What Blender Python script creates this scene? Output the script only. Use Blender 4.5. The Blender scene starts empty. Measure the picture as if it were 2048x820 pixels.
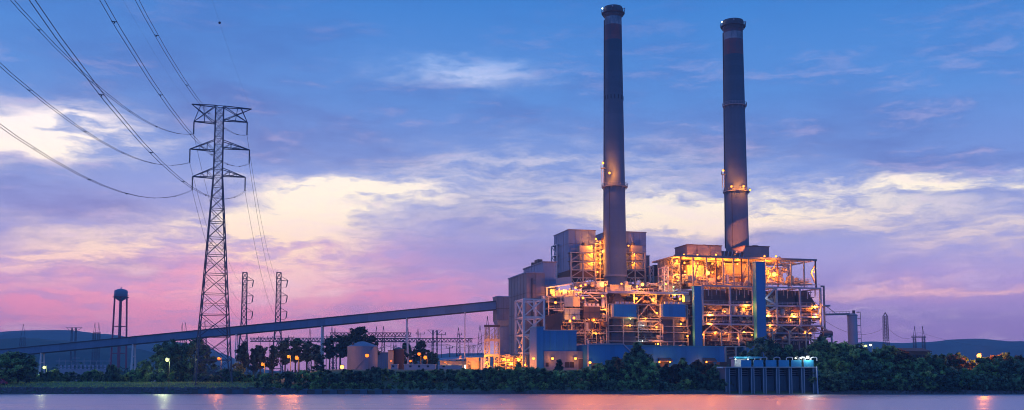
import bpy, math, random
from mathutils import Vector, Matrix, noise as mnoise
R = math.radians
random.seed(7)
scene = bpy.context.scene
C = scene.collection

# ------------------------------------------------------------------ camera
F, AL, CZ = 2196.0, R(5.5), 3.0                       # focal length in photo pixels, pitch, eye height
CA, SA = math.cos(AL), math.sin(AL)
PY = 768 - F * math.tan(AL)
cam = bpy.data.cameras.new('camera')
cam.sensor_width = 36.0
cam.lens = F / 2048 * 36.0
cam.shift_y = (PY - 410) / 2048
cam.clip_start, cam.clip_end = 0.5, 20000
camo = bpy.data.objects.new('camera', cam); C.objects.link(camo)
camo.location = (0, 0, CZ); camo.rotation_euler = (R(90) + AL, 0, 0)
scene.camera = camo

# ------------------------------------------------------------------ exposure
scene.view_settings.view_transform = 'Standard'
scene.view_settings.look = 'None'
scene.view_settings.exposure = 0.55
scene.view_settings.gamma = 1.0
scene.cycles.use_denoising = True
scene.cycles.filter_width = 1.0
scene.cycles.max_bounces = 6
scene.cycles.diffuse_bounces = 2
scene.cycles.glossy_bounces = 3
scene.cycles.volume_bounces = 0
scene.cycles.sample_clamp_indirect = 4.0

# ------------------------------------------------------------------ rays from the photograph to the place
EYE = Vector((0, 0, CZ))
def rayd(px, py):
    up = PY - py
    return Vector((px - 1024, F * CA - up * SA, F * SA + up * CA))
def W(px, py, Y):
    d = rayd(px, py)
    return EYE + d * (Y / d.y)

# ------------------------------------------------------------------ world
SUN_AZ, SUN_EL = R(-16), R(2.0)                      # the afterglow: left of the plant, at the horizon
class NT:
    def __init__(s, tree): s.t = tree; s.n = tree.nodes; s.l = tree.links
    def new(s, typ, **kw):
        n = s.n.new(typ)
        for k, v in kw.items(): setattr(n, k, v)
        return n
    def put(s, sock, val):
        if isinstance(val, bpy.types.NodeSocket): s.l.new(val, sock)
        else: sock.default_value = val
    def m(s, op, a, b=0.0, c=0.0, clamp=False):
        n = s.new('ShaderNodeMath', operation=op, use_clamp=clamp)
        for i, v in enumerate((a, b, c)): s.put(n.inputs[i], v)
        return n.outputs[0]
    def mix(s, f, a, b, blend='MIX'):
        n = s.new('ShaderNodeMix', data_type='RGBA', blend_type=blend)
        s.put(n.inputs['Factor'], f)
        for nm, v in (('A', a), ('B', b)):
            sock = [i for i in n.inputs if i.name == nm and i.type == 'RGBA'][0]
            if isinstance(v, tuple): v = (*v[:3], 1.0)
            s.put(sock, v)
        return [o for o in n.outputs if o.type == 'RGBA'][0]
    def ramp(s, f, stops, mode='LINEAR'):
        n = s.new('ShaderNodeValToRGB'); cr = n.color_ramp; cr.interpolation = mode
        while len(cr.elements) < len(stops): cr.elements.new(0.5)
        for e, (p, c) in zip(cr.elements, stops):
            e.position = p; e.color = (*c[:3], 1.0) if isinstance(c, tuple) else (c, c, c, 1.0)
        s.put(n.inputs[0], f); return n.outputs[0]
    def xyz(s, x, y, z):
        n = s.new('ShaderNodeCombineXYZ')
        for i, v in enumerate((x, y, z)): s.put(n.inputs[i], v)
        return n.outputs[0]
    def noise(s, vec, scale, detail=4.0, rough=0.55, dist=0.0):
        n = s.new('ShaderNodeTexNoise')
        s.put(n.inputs['Vector'], vec); n.inputs['Scale'].default_value = scale
        n.inputs['Detail'].default_value = detail; n.inputs['Roughness'].default_value = rough
        n.inputs['Distortion'].default_value = dist
        return n.outputs['Fac']
    def smooth(s, v, lo, hi):
        n = s.new('ShaderNodeMapRange', interpolation_type='SMOOTHSTEP')
        s.put(n.inputs['Value'], v); n.inputs['From Min'].default_value = lo; n.inputs['From Max'].default_value = hi
        return n.outputs['Result']
def lin(r, g, b):
    f = lambda c: (c / 255 / 12.92) if c <= 10 else ((c / 255 + 0.055) / 1.055) ** 2.4
    return (f(r), f(g), f(b))

world = bpy.data.worlds.new('World'); scene.world = world
world.use_nodes = True
world.node_tree.nodes.clear()
k = NT(world.node_tree)
SKY = 0.1
out = k.new('ShaderNodeOutputWorld'); bg = k.new('ShaderNodeBackground')
bg.inputs['Strength'].default_value = SKY
k.l.new(bg.outputs[0], out.inputs[0])
tc = k.new('ShaderNodeTexCoord'); sep = k.new('ShaderNodeSeparateXYZ')
k.l.new(tc.outputs['Generated'], sep.inputs[0])
dx, dy, dz = sep.outputs
hor = k.m('SQRT', k.m('ADD', k.m('MULTIPLY', dx, dx), k.m('MULTIPLY', dy, dy)))
az = k.m('ARCTAN2', dx, dy)
v = k.m('DIVIDE', dz, k.m('MAXIMUM', hor, 0.02))
def sky_at(px, py):
    d = rayd(px, py); return math.atan2(d.x, d.y), d.z / math.hypot(d.x, d.y)
# cloud noise: streaks lying along the horizon, lightly warped
wx = k.noise(k.xyz(k.m('MULTIPLY', az, 9.0), k.m('MULTIPLY', v, 26.0), 3.1), 1.0, 6, 0.62)
wy = k.noise(k.xyz(k.m('MULTIPLY', az, 10.0), k.m('MULTIPLY', v, 30.0), 9.7), 1.0, 6, 0.62)
azw = k.m('ADD', az, k.m('MULTIPLY', k.m('SUBTRACT', wx, 0.5), 0.14))
vw = k.m('ADD', v, k.m('MULTIPLY', k.m('SUBTRACT', wy, 0.5), 0.062))
vp = k.m('POWER', k.m('MAXIMUM', k.m('ADD', k.m('ADD', k.m('MULTIPLY', v, 0.55), k.m('MULTIPLY', vw, 0.45)), 0.03), 0.001), 0.75)       # tighter layers towards the horizon
n1 = k.noise(k.xyz(k.m('MULTIPLY', az, 8.0), k.m('MULTIPLY', vp, 30.0), 1.3), 1.0, 9, 0.62)
n2 = k.noise(k.xyz(k.m('MULTIPLY', az, 24.0), k.m('MULTIPLY', vp, 105.0), 5.9), 1.0, 7, 0.66)
n3 = k.noise(k.xyz(k.m('MULTIPLY', az, 4.0), k.m('MULTIPLY', vp, 12.0), 21.3), 1.0, 7, 0.58)
cl = k.m('ADD', k.m('MULTIPLY', n1, 0.55), k.m('MULTIPLY', n2, 0.45))
# clear dusk sky behind the clouds
nish = k.new('ShaderNodeTexSky', sky_type='NISHITA', sun_disc=False)
nish.sun_elevation = SUN_EL; nish.sun_rotation = SUN_AZ; nish.air_density = 1.2; nish.dust_density = 1.5; nish.ozone_density = 2.0
# lit cloud deck, colour by height above the horizon
deck = k.ramp(k.m('MULTIPLY', v, 1.0, clamp=True), [
    (0.0, lin(166, 130, 190)), (0.045, lin(180, 142, 200)), (0.085, lin(180, 158, 214)), (0.13, lin(158, 160, 212)),
    (0.19, lin(118, 144, 206)), (0.26, lin(82, 132, 200)), (0.36, lin(48, 116, 190)), (0.6, lin(46, 112, 188)), (1.0, lin(46, 108, 184))])
away = k.smooth(k.m('COSINE', k.m('SUBTRACT', az, SUN_AZ)), 0.82, -0.35)          # 0 towards the sunset, 1 opposite
deck = k.mix(k.m('MULTIPLY', away, 0.85), deck, lin(62, 116, 200))
# the pink of the sunset, low and to the left
def blob(px, py, rx, ry, amp=1.0, warp=True):
    a0, v0 = sky_at(px, py)
    a = k.m('MULTIPLY', k.m('SUBTRACT', azw if warp else az, a0), F / rx)
    b = k.m('MULTIPLY', k.m('SUBTRACT', vw if warp else v, v0), F / ry)
    e = k.m('EXPONENT', k.m('MULTIPLY', k.m('ADD', k.m('MULTIPLY', a, a), k.m('MULTIPLY', b, b)), -1.0))
    return k.m('MULTIPLY', e, amp)
def total(bl):
    s = bl[0]
    for b in bl[1:]: s = k.m('ADD', s, b)
    return s
pinkm = total([blob(150, 620, 700, 85, 1.0), blob(560, 560, 330, 90, 0.5), blob(950, 655, 420, 45, 0.5), blob(1450, 585, 900, 26, 0.3)])
col = k.mix(k.m('MULTIPLY', pinkm, k.m('ADD', 0.45, k.m('MULTIPLY', k.smooth(n2, 0.36, 0.58), 0.55)), clamp=True), deck, lin(250, 150, 184))
# darker blue-grey cloud bodies
darkm = k.smooth(k.m('ADD', k.m('MULTIPLY', n3, 0.6), k.m('MULTIPLY', n1, 0.4)), 0.43, 0.63)
darkb = total([blob(760, 270, 480, 85, 0.75), blob(230, 420, 330, 45, 0.7), blob(640, 438, 80, 15, 1.1), blob(50, 548, 150, 20, 0.8),
               blob(330, 530, 190, 15, 0.7), blob(80, 590, 260, 8, 0.3), blob(480, 405, 190, 22, 0.5), blob(760, 545, 160, 60, 0.35), blob(1150, 430, 260, 40, 0.2), blob(1350, 397, 110, 8, 0.8), blob(1950, 390, 250, 12, 0.8),
               blob(1780, 440, 260, 20, 0.7), blob(1700, 300, 560, 60, 0.55), blob(1500, 485, 500, 20, 0.45), blob(420, 90, 260, 70, 0.35), blob(140, 225, 60, 12, 0.9), blob(300, 200, 260, 40, 0.5)])
dk = k.m('ADD', k.m('MULTIPLY', darkm, 0.55), k.m('MULTIPLY', darkb, k.m('ADD', 0.35, k.m('MULTIPLY', darkm, 0.6))), clamp=True)
darkc = k.ramp(k.m('MULTIPLY', v, 1.0, clamp=True), [(0.0, lin(142, 114, 172)), (0.1, lin(138, 126, 190)), (0.18, lin(96, 114, 178)), (0.3, lin(58, 104, 176)), (1.0, lin(46, 94, 168))])
col = k.mix(k.m('MULTIPLY', dk, 0.85), col, darkc)
# openings where the afterglow breaks through
openb = total([blob(60, 258, 190, 48, 1.3), blob(0, 300, 110, 16, 1.1), blob(680, 388, 190, 20, 1.3), blob(560, 430, 140, 32, 1.0), blob(590, 500, 130, 50, 0.8),
               blob(60, 508, 170, 22, 1.2), blob(330, 485, 240, 32, 0.95), blob(480, 455, 120, 30, 0.7), blob(1330, 430, 190, 44, 1.05),
               blob(1600, 425, 300, 42, 0.85), blob(1950, 368, 320, 13, 1.0), blob(2030, 470, 200, 40, 0.65), blob(950, 142, 120, 30, 0.6),
               blob(1900, 572, 330, 11, 0.9), blob(900, 400, 280, 70, 0.28), blob(1150, 330, 300, 45, 0.30), blob(540, 565, 130, 45, 0.8), blob(200, 570, 420, 22, 0.5)])
streak = k.smooth(cl, 0.40, 0.565)
op = k.m('MULTIPLY', openb, k.m('ADD', k.m('MULTIPLY', streak, 0.98), 0.13), clamp=True)
opc = k.ramp(k.m('MULTIPLY', v, 1.0, clamp=True), [(0.0, lin(240, 172, 192)), (0.085, lin(255, 196, 200)), (0.12, lin(255, 222, 196)), (0.16, lin(255, 240, 212)), (0.24, lin(248, 236, 234)), (0.3, lin(160, 186, 230)), (1.0, lin(90, 140, 210))])
col = k.mix(op, col, opc)
# thin wispy light streaks everywhere
wisp = k.m('MULTIPLY', k.smooth(cl, 0.50, 0.66), k.m('SUBTRACT', 0.55, k.m('MULTIPLY', v, 1.5), clamp=True))
col = k.mix(wisp, col, lin(238, 208, 228))
scaled = k.new('ShaderNodeVectorMath', operation='SCALE'); k.l.new(col, scaled.inputs[0]); scaled.inputs['Scale'].default_value = 1.0 / SKY
# the clear sky shows through the thin parts of the deck
final = k.mix(0.92, nish.outputs[0], scaled.outputs[0])
k.l.new(final, bg.inputs['Color'])
world.cycles.sampling_method = 'MANUAL'; world.cycles.sample_map_resolution = 512

# ------------------------------------------------------------------ the last low sun
sun = bpy.data.lights.new('sun', 'SUN'); sun.energy = 0.3; sun.angle = R(20); sun.color = (1.0, 0.55, 0.66)
suno = bpy.data.objects.new('sun', sun); C.objects.link(suno)
saz = R(-62)
suno.rotation_euler = (R(90) - R(8), 0, -saz + R(180) - R(180))
sd = Vector((math.sin(saz) * math.cos(R(8)), math.cos(saz) * math.cos(R(8)), math.sin(R(8))))
suno.rotation_euler = (-sd).to_track_quat('-Z', 'Y').to_euler()

# ------------------------------------------------------------------ materials
def principled(name):
    m = bpy.data.materials.new(name); m.use_nodes = True
    t = NT(m.node_tree); b = m.node_tree.nodes['Principled BSDF']
    return m, t, b
def mat(name, c, rough=0.7, var=0.18, scale=0.35, metal=0.0, streak=0.0, bump=0.0, panel=0.0, pw=3.0, ph=5.0):
    """weathered surface: blotches, rain streaks and cladding panels in the object's own colour"""
    m, t, b = principled(name)
    b.inputs['Roughness'].default_value = rough; b.inputs['Metallic'].default_value = metal
    tcn = t.new('ShaderNodeNewGeometry'); P = tcn.outputs['Position']
    n = t.noise(P, scale, 5, 0.6)
    f = t.m('ADD', t.m('MULTIPLY', t.m('SUBTRACT', n, 0.5), 2 * var), 1.0)
    sp = t.new('ShaderNodeSeparateXYZ'); t.l.new(P, sp.inputs[0])
    if streak:
        sv = t.noise(t.xyz(t.m('MULTIPLY', sp.outputs[0], 1.6), t.m('MULTIPLY', sp.outputs[1], 1.6), t.m('MULTIPLY', sp.outputs[2], 0.06)), 1.0, 4, 0.65)
        f = t.m('MULTIPLY', f, t.m('ADD', t.m('MULTIPLY', t.m('SUBTRACT', sv, 0.5), 2 * streak), 1.0))
    if panel:
        a = t.m('FLOOR', t.m('DIVIDE', t.m('ADD', t.m('MULTIPLY', sp.outputs[0], 0.9), t.m('MULTIPLY', sp.outputs[1], 0.7)), pw))
        bb = t.m('FLOOR', t.m('DIVIDE', sp.outputs[2], ph))
        wn = t.new('ShaderNodeTexWhiteNoise', noise_dimensions='2D'); t.l.new(t.xyz(a, bb, 0.0), wn.inputs['Vector'])
        f = t.m('MULTIPLY', f, t.m('ADD', t.m('MULTIPLY', t.m('SUBTRACT', wn.outputs['Value'], 0.5), 2 * panel), 1.0))
    sc = t.new('ShaderNodeVectorMath', operation='SCALE'); sc.inputs[0].default_value = c[:3]; t.l.new(f, sc.inputs['Scale'])
    t.l.new(sc.outputs[0], b.inputs['Base Color'])
    if bump:
        bn = t.new('ShaderNodeBump'); bn.inputs['Strength'].default_value = 1.0; bn.inputs['Distance'].default_value = bump
        t.l.new(t.noise(P, 1.4, 6, 0.65), bn.inputs['Height']); t.l.new(bn.outputs[0], b.inputs['Normal'])
    return m
def emit(name, c, s):
    m = bpy.data.materials.new(name); m.use_nodes = True; t = NT(m.node_tree); m.node_tree.nodes.clear()
    e = t.new('ShaderNodeEmission'); e.inputs[0].default_value = (*c, 1); e.inputs[1].default_value = s
    o = t.new('ShaderNodeOutputMaterial'); t.l.new(e.outputs[0], o.inputs[0])
    m.cycles.emission_sampling = 'NONE'          # the point lamp in the same fixture does the lighting
    return m
SODIUM, MERCURY, METALH = (1.0, 0.27, 0.016), (0.80, 1.0, 0.42), (0.86, 1.0, 0.86)
M = dict(
    steel=mat('galvanised_steel', (0.26, 0.27, 0.30), 0.55, 0.15, 0.5),
    cream=mat('cream_painted_steel', (0.47, 0.39, 0.31), 0.55, 0.15, 0.5),
    white=mat('white_painted_steel', (0.66, 0.59, 0.58), 0.5, 0.12, 0.4),
    darksteel=mat('dark_steel', (0.07, 0.07, 0.08), 0.6, 0.2, 0.5),
    pylon=mat('pylon_steel', (0.085, 0.065, 0.085), 0.55, 0.2, 0.5),
    clad=mat('blue_grey_cladding', (0.19, 0.25, 0.37), 0.6, 0.12, 0.12, streak=0.2, panel=0.11),
    mauve=mat('grey_brown_cladding', (0.225, 0.195, 0.21), 0.65, 0.12, 0.12, streak=0.22, panel=0.11),
    brown=mat('brown_casing', (0.12, 0.078, 0.062), 0.7, 0.2, 0.25, streak=0.15, panel=0.10),
    casing=mat('dark_insulated_casing', (0.085, 0.062, 0.06), 0.8, 0.35, 0.5, bump=0.25),
    ochre=mat('pale_boiler_casing', (0.50, 0.40, 0.27), 0.65, 0.12, 0.3, streak=0.12, panel=0.10, pw=2.2, ph=30),
    blue=mat('blue_cladding', (0.016, 0.19, 0.43), 0.5, 0.10, 0.12, streak=0.16, panel=0.09, pw=2.0, ph=40),
    teal=mat('teal_blue_panel', (0.03, 0.26, 0.42), 0.55, 0.15, 0.3, streak=0.15),
    lilac=mat('pale_grey_cladding', (0.36, 0.36, 0.44), 0.6, 0.10, 0.2, streak=0.12, panel=0.05),
    greyblue=mat('grey_blue_wall', (0.17, 0.19, 0.27), 0.65, 0.12, 0.2, streak=0.2, panel=0.08),
    darkblue=mat('dark_blue_casing', (0.035, 0.05, 0.085), 0.7, 0.3, 0.5, streak=0.2, bump=0.05),
    maroon=mat('dark_maroon_steel', (0.03, 0.018, 0.026), 0.7, 0.25, 0.5, streak=0.2),
    gallery=mat('gallery_cladding', (0.13, 0.205, 0.32), 0.6, 0.10, 0.2, streak=0.10, panel=0.10, pw=3.0, ph=50),
    galleryroof=mat('gallery_roof', (0.06, 0.06, 0.08), 0.7, 0.15, 0.3),
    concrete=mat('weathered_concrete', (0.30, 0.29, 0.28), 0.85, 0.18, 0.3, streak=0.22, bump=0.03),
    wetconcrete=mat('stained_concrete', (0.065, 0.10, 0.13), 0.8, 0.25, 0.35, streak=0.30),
    tank=mat('galvanised_tank', (0.19, 0.215, 0.29), 0.6, 0.15, 0.25, streak=0.22),
    rust=mat('rusty_steel', (0.16, 0.07, 0.045), 0.75, 0.3, 0.6),
    redpaint=mat('dull_red_paint', (0.34, 0.035, 0.07), 0.6, 0.2, 0.4),
    dark=mat('dark_opening', (0.015, 0.015, 0.018), 0.8, 0.2, 0.5),
    door=mat('brown_door', (0.11, 0.075, 0.055), 0.6, 0.15, 0.6),
    wood=mat('weathered_timber', (0.10, 0.075, 0.06), 0.9, 0.3, 0.8, bump=0.05),
    insul=mat('insulator_glass', (0.05, 0.06, 0.08), 0.3, 0.1, 1.0),
    wire=mat('conductor', (0.05, 0.05, 0.06), 0.5, 0.1, 1.0),
    bark=mat('bark', (0.07, 0.055, 0.045), 0.9, 0.3, 1.0),
    sodium=emit('sodium_bulb', (1.0, 0.26, 0.03), 3.8),
    sodiumhot=emit('sodium_bulb_hot', (1.0, 0.34, 0.06), 4.2),
    sodiumsoft=emit('sodium_bulb_dim', (1.0, 0.16, 0.012), 2.3),
    mercury=emit('mercury_bulb', (0.9, 1.0, 0.30), 1.8),
    halide=emit('halide_bulb', (0.92, 1.0, 0.86), 3.0),
    window_lit=emit('lit_window', (1.0, 0.72, 0.25), 1.6),
    window_white=emit('lit_white_window', (1.0, 0.92, 0.62), 2.2),
)
def leafmat(name, c, var=0.82):
    m = bpy.data.materials.new(name); m.use_nodes = True; m.node_tree.nodes.clear(); t = NT(m.node_tree)
    g = t.new('ShaderNodeNewGeometry'); oi = t.new('ShaderNodeObjectInfo')
    n = t.smooth(t.noise(g.outputs['Position'], 0.62, 3, 0.6), 0.36, 0.64)
    f = t.m('ADD', t.m('MULTIPLY', t.m('SUBTRACT', n, 0.5), 2 * var), 1.0)
    f = t.m('MULTIPLY', f, t.m('ADD', t.m('MULTIPLY', oi.outputs['Random'], 0.8), 0.65))
    cc = t.mix(oi.outputs['Random'], c, (c[0] * 1.3, c[1] * 0.95, c[2] * 0.7))
    sc = t.new('ShaderNodeVectorMath', operation='SCALE'); t.l.new(cc, sc.inputs[0]); t.l.new(f, sc.inputs['Scale'])
    d = t.new('ShaderNodeBsdfDiffuse'); tr = t.new('ShaderNodeBsdfTranslucent'); a = t.new('ShaderNodeAddShader'); o = t.new('ShaderNodeOutputMaterial')
    t.l.new(sc.outputs[0], d.inputs[0]); t.l.new(sc.outputs[0], tr.inputs[0]); t.l.new(d.outputs[0], a.inputs[0]); t.l.new(tr.outputs[0], a.inputs[1]); t.l.new(a.outputs[0], o.inputs[0])
    return m
M['leaf'] = leafmat('leaf_green', (0.085, 0.16, 0.07))
M['leafdark'] = leafmat('leaf_dark', (0.052, 0.105, 0.070))
M['leafpine'] = leafmat('pine_needles', (0.036, 0.07, 0.052))
M['leafdry'] = leafmat('leaf_brownish', (0.075, 0.06, 0.035))
M['grass'] = leafmat('grass', (0.12, 0.20, 0.07), 0.4)

# ------------------------------------------------------------------ mesh helpers
class MB:
    def __init__(s): s.v = []; s.f = []
    def quads(s, c8):
        b = len(s.v); s.v += [Vector(c) for c in c8]
        s.f += [tuple(b + i for i in q) for q in ((3, 2, 1, 0), (4, 5, 6, 7), (0, 1, 5, 4), (1, 2, 6, 5), (2, 3, 7, 6), (3, 0, 4, 7))]
        return s
    def box(s, x0, x1, y0, y1, z0, z1):
        return s.quads([(x0, y0, z0), (x1, y0, z0), (x1, y1, z0), (x0, y1, z0), (x0, y0, z1), (x1, y0, z1), (x1, y1, z1), (x0, y1, z1)])
    def bar(s, p, q, w, h=None, ref=None):
        p, q = Vector(p), Vector(q); h = h or w; d = (q - p)
        if d.length < 1e-6: return s
        d.normalize(); ref = Vector(ref) if ref else (Vector((0, 0, 1)) if abs(d.z) < 0.95 else UV_U)
        a = d.cross(ref).normalized(); b = a.cross(d).normalized()
        a *= w / 2; b *= h / 2
        return s.quads([p - a - b, p + a - b, q + a - b, q - a - b, p - a + b, p + a + b, q + a + b, q - a + b])
    def tube(s, p, q, r, r1=None, n=8, cap=True):
        p, q = Vector(p), Vector(q); r1 = r if r1 is None else r1; d = q - p
        if d.length < 1e-6: return s
        d.normalize(); ref = Vector((0, 0, 1)) if abs(d.z) < 0.9 else Vector((1, 0, 0))
        a = d.cross(ref).normalized(); b = a.cross(d).normalized(); o = len(s.v)
        for (c, rr) in ((p, r), (q, r1)):
            for i in range(n):
                t = 2 * math.pi * i / n; s.v.append(c + a * (rr * math.cos(t)) + b * (rr * math.sin(t)))
        for i in range(n): j = (i + 1) % n; s.f.append((o + i, o + n + i, o + n + j, o + j))
        if cap: s.f.append(tuple(o + i for i in range(n))); s.f.append(tuple(o + n + i for i in range(n - 1, -1, -1)))
        return s
    def path(s, pts, r, n=6):
        for a, b in zip(pts, pts[1:]): s.tube(a, b, r, n=n)
        return s
    def lathe(s, c, prof, n=32, cap=True):
        o = len(s.v); c = Vector(c)
        for r, z in prof:
            for i in range(n):
                t = 2 * math.pi * i / n; s.v.append(Vector((c.x + r * math.cos(t), c.y + r * math.sin(t), c.z + z)))
        for j in range(len(prof) - 1):
            for i in range(n):
                i2 = (i + 1) % n; s.f.append((o + j * n + i, o + j * n + i2, o + (j + 1) * n + i2, o + (j + 1) * n + i))
        if cap:
            s.f.append(tuple(o + i for i in range(n - 1, -1, -1))); m = (len(prof) - 1) * n; s.f.append(tuple(o + m + i for i in range(n)))
        return s
    def prism(s, poly, ext):
        o = len(s.v); n = len(poly); ext = Vector(ext)
        s.v += [Vector(p) for p in poly] + [Vector(p) + ext for p in poly]
        s.f.append(tuple(o + i for i in range(n))); s.f.append(tuple(o + n + i for i in range(n - 1, -1, -1)))
        for i in range(n): j = (i + 1) % n; s.f.append((o + j, o + i, o + n + i, o + n + j))
        return s
    # boxes in the plant's own directions
    def ob(s, s0, s1, t0, t1, z0, z1):
        return s.quads([PL(s0, t0, z0), PL(s1, t0, z0), PL(s1, t1, z0), PL(s0, t1, z0), PL(s0, t0, z1), PL(s1, t0, z1), PL(s1, t1, z1), PL(s0, t1, z1)])
    def build(s, name, material, parent=None, smooth=False, **tags):
        me = bpy.data.meshes.new(name)
        off = world_loc(parent) if parent else Vector((0, 0, 0))
        me.from_pydata([tuple(p - off) for p in s.v], [], s.f)
        me.materials.append(M[material] if isinstance(material, str) else material)
        if smooth:
            for p in me.polygons: p.use_smooth = True
        me.update()
        o = bpy.data.objects.new(name, me); C.objects.link(o)
        if parent: o.parent = parent
        return tag(o, **tags)
def world_loc(o):
    p = Vector((0, 0, 0))
    while o: p += o.location; o = o.parent
    return p
def tag(o, label=None, cat=None, group=None, kind=None):
    if label: o['label'] = label
    if cat: o['category'] = cat
    if group: o['group'] = group
    if kind: o['kind'] = kind
    return o
def thing(name, loc, label, cat, group=None):
    o = bpy.data.objects.new(name, None); C.objects.link(o); o.location = loc; o.empty_display_size = 1
    return tag(o, label, cat, group)

# the plant is turned about 15 degrees to the river
TH = R(15)
UV_U = Vector((math.cos(TH), math.sin(TH), 0)); UV_V = Vector((-math.sin(TH), math.cos(TH), 0))
O0 = Vector(((1100 - 1024) / F * 430, 430, 0))
def PL(s, t, z): return O0 + UV_U * s + UV_V * t + Vector((0, 0, z))
def PT(px, py, t):                                    # where the sight line meets the plant plane t
    d = rayd(px, py); n = (O0 - EYE).dot(UV_V) + t
    P = EYE + d * (n / d.dot(UV_V)); return (P - O0).dot(UV_U), P.z
def PS(px, py, s):                                    # ... the plane s -> t
    d = rayd(px, py); n = (O0 - EYE).dot(UV_U) + s
    P = EYE + d * (n / d.dot(UV_U)); return (P - O0).dot(UV_V)
def blk(p0, p1, y0, y1, t0, t1=None, back=None):
    """near-left corner at p0, front to p1, top y0, foot y1 -> plant box"""
    s0, zt = PT(p0, y0, t0); s1 = PT(p1, y0, t0)[0]; zb = PT(p0, y1, t0)[1]
    if back is not None: t1 = PS(back, y0 + 6, s0)
    return s0, s1, t0, t1, zb, zt
def PW(px, py, t): s, z = PT(px, py, t); return PL(s, t, z)

# ------------------------------------------------------------------ ground, water, hills
PLATEAU = 8.0
def sstep(a, b, x):
    t = max(0.0, min(1.0, (x - a) / (b - a))); return t * t * (3 - 2 * t)
def shore(x): return 329.5 + 1.2 * mnoise.noise(Vector((x * 0.03, 1.7, 0))) + 0.5 * mnoise.noise(Vector((x * 0.15, 5.7, 0)))
def H(x, y):
    d = y - shore(x)
    r = sstep(-82, -58, x * 352 / max(y, 300))
    left = 1.7 * sstep(-1, 4.0, d) + 1.7 * sstep(4, 24, d)
    right = 1.2 * sstep(-1, 4.0, d) + (PLATEAU - 1.2) * sstep(10, 50, d)
    z = left * (1 - r) + right * r
    z += 0.18 * mnoise.noise(Vector((x * 0.12, y * 0.12, 3))) * sstep(2, 10, d)
    if d < 0: z = max(-2.5, 0.35 * d)
    return z
def grid(name, xs, ys, fn, material, **tags):
    me = bpy.data.meshes.new(name); n = len(xs)
    me.from_pydata([(x, y, fn(x, y)) for y in ys for x in xs], [], [(j * n + i, j * n + i + 1, (j + 1) * n + i + 1, (j + 1) * n + i) for j in range(len(ys) - 1) for i in range(n - 1)])
    me.materials.append(M[material] if isinstance(material, str) else material)
    for p in me.polygons: p.use_smooth = True
    o = bpy.data.objects.new(name, me); C.objects.link(o); return tag(o, **tags)
def frange(a, b, st):
    r = []
    while a < b: r.append(a); a += st
    return r + [b]
gm, t, b = principled('ground_soil')
g = t.new('ShaderNodeNewGeometry')
gn = t.noise(g.outputs['Position'], 0.08, 6, 0.65); gn2 = t.noise(g.outputs['Position'], 1.2, 4, 0.6)
gc = t.mix(t.smooth(gn, 0.42, 0.62), (0.095, 0.155, 0.065), (0.14, 0.13, 0.075))
t.l.new(t.mix(t.m('MULTIPLY', gn2, 0.6), gc, (0.05, 0.08, 0.035)), b.inputs['Base Color']); b.inputs['Roughness'].default_value = 0.95
xs = [-5000, -3500, -2400, -1600, -1000, -700, -500, -380, -300] + frange(-250, 250, 3.0) + [280, 340, 420, 520, 700, 1000, 1600, 2400, 3500, 5000]
ys = frange(322, 372, 1.5) + frange(375, 460, 6) + [480, 520, 600, 750, 1000, 1500, 2200, 3000, 3600]
grid('ground', xs, ys, H, gm, kind='structure')

wm = bpy.data.materials.new('river_water'); wm.use_nodes = True; wm.node_tree.nodes.clear(); t = NT(wm.node_tree)
wo = t.new('ShaderNodeOutputMaterial'); gl = t.new('ShaderNodeBsdfAnisotropic')
g = t.new('ShaderNodeNewGeometry'); sp = t.new('ShaderNodeSeparateXYZ'); t.l.new(g.outputs['Position'], sp.inputs[0])
rip = t.noise(t.xyz(t.m('MULTIPLY', sp.outputs[0], 0.004), t.m('MULTIPLY', sp.outputs[1], 0.12), 0.0), 1.0, 5, 0.6)
gl.inputs['Color'].default_value = (0.78, 0.70, 0.76, 1)
t.l.new(t.m('ADD', 0.265, t.m('MULTIPLY', t.smooth(rip, 0.3, 0.7), 0.13)), gl.inputs['Roughness'])
gl.inputs['Anisotropy'].default_value = 0.35
t.put(gl.inputs['Tangent'], t.xyz(0.0, 1.0, 0.0))
bn = t.new('ShaderNodeBump'); bn.inputs['Strength'].default_value = 1.0; bn.inputs['Distance'].default_value = 0.03
t.l.new(t.noise(t.xyz(t.m('MULTIPLY', sp.outputs[0], 0.035), t.m('MULTIPLY', sp.outputs[1], 1.6), 2.0), 1.0, 2, 0.5), bn.inputs['Height'])
t.l.new(bn.outputs[0], gl.inputs['Normal'])
df = t.new('ShaderNodeBsdfDiffuse'); df.inputs[0].default_value = (0.05, 0.06, 0.07, 1)
mx = t.new('ShaderNodeMixShader'); mx.inputs[0].default_value = 0.9
t.l.new(df.outputs[0], mx.inputs[1]); t.l.new(gl.outputs[0], mx.inputs[2]); t.l.new(mx.outputs[0], wo.inputs[0])
MB().quads([(-1500, -700, -3), (1500, -700, -3), (1500, 345, -3), (-1500, 345, -3), (-1500, -700, 0), (1500, -700, 0), (1500, 345, 0), (-1500, 345, 0)]).build('river', wm, kind='structure')

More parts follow.
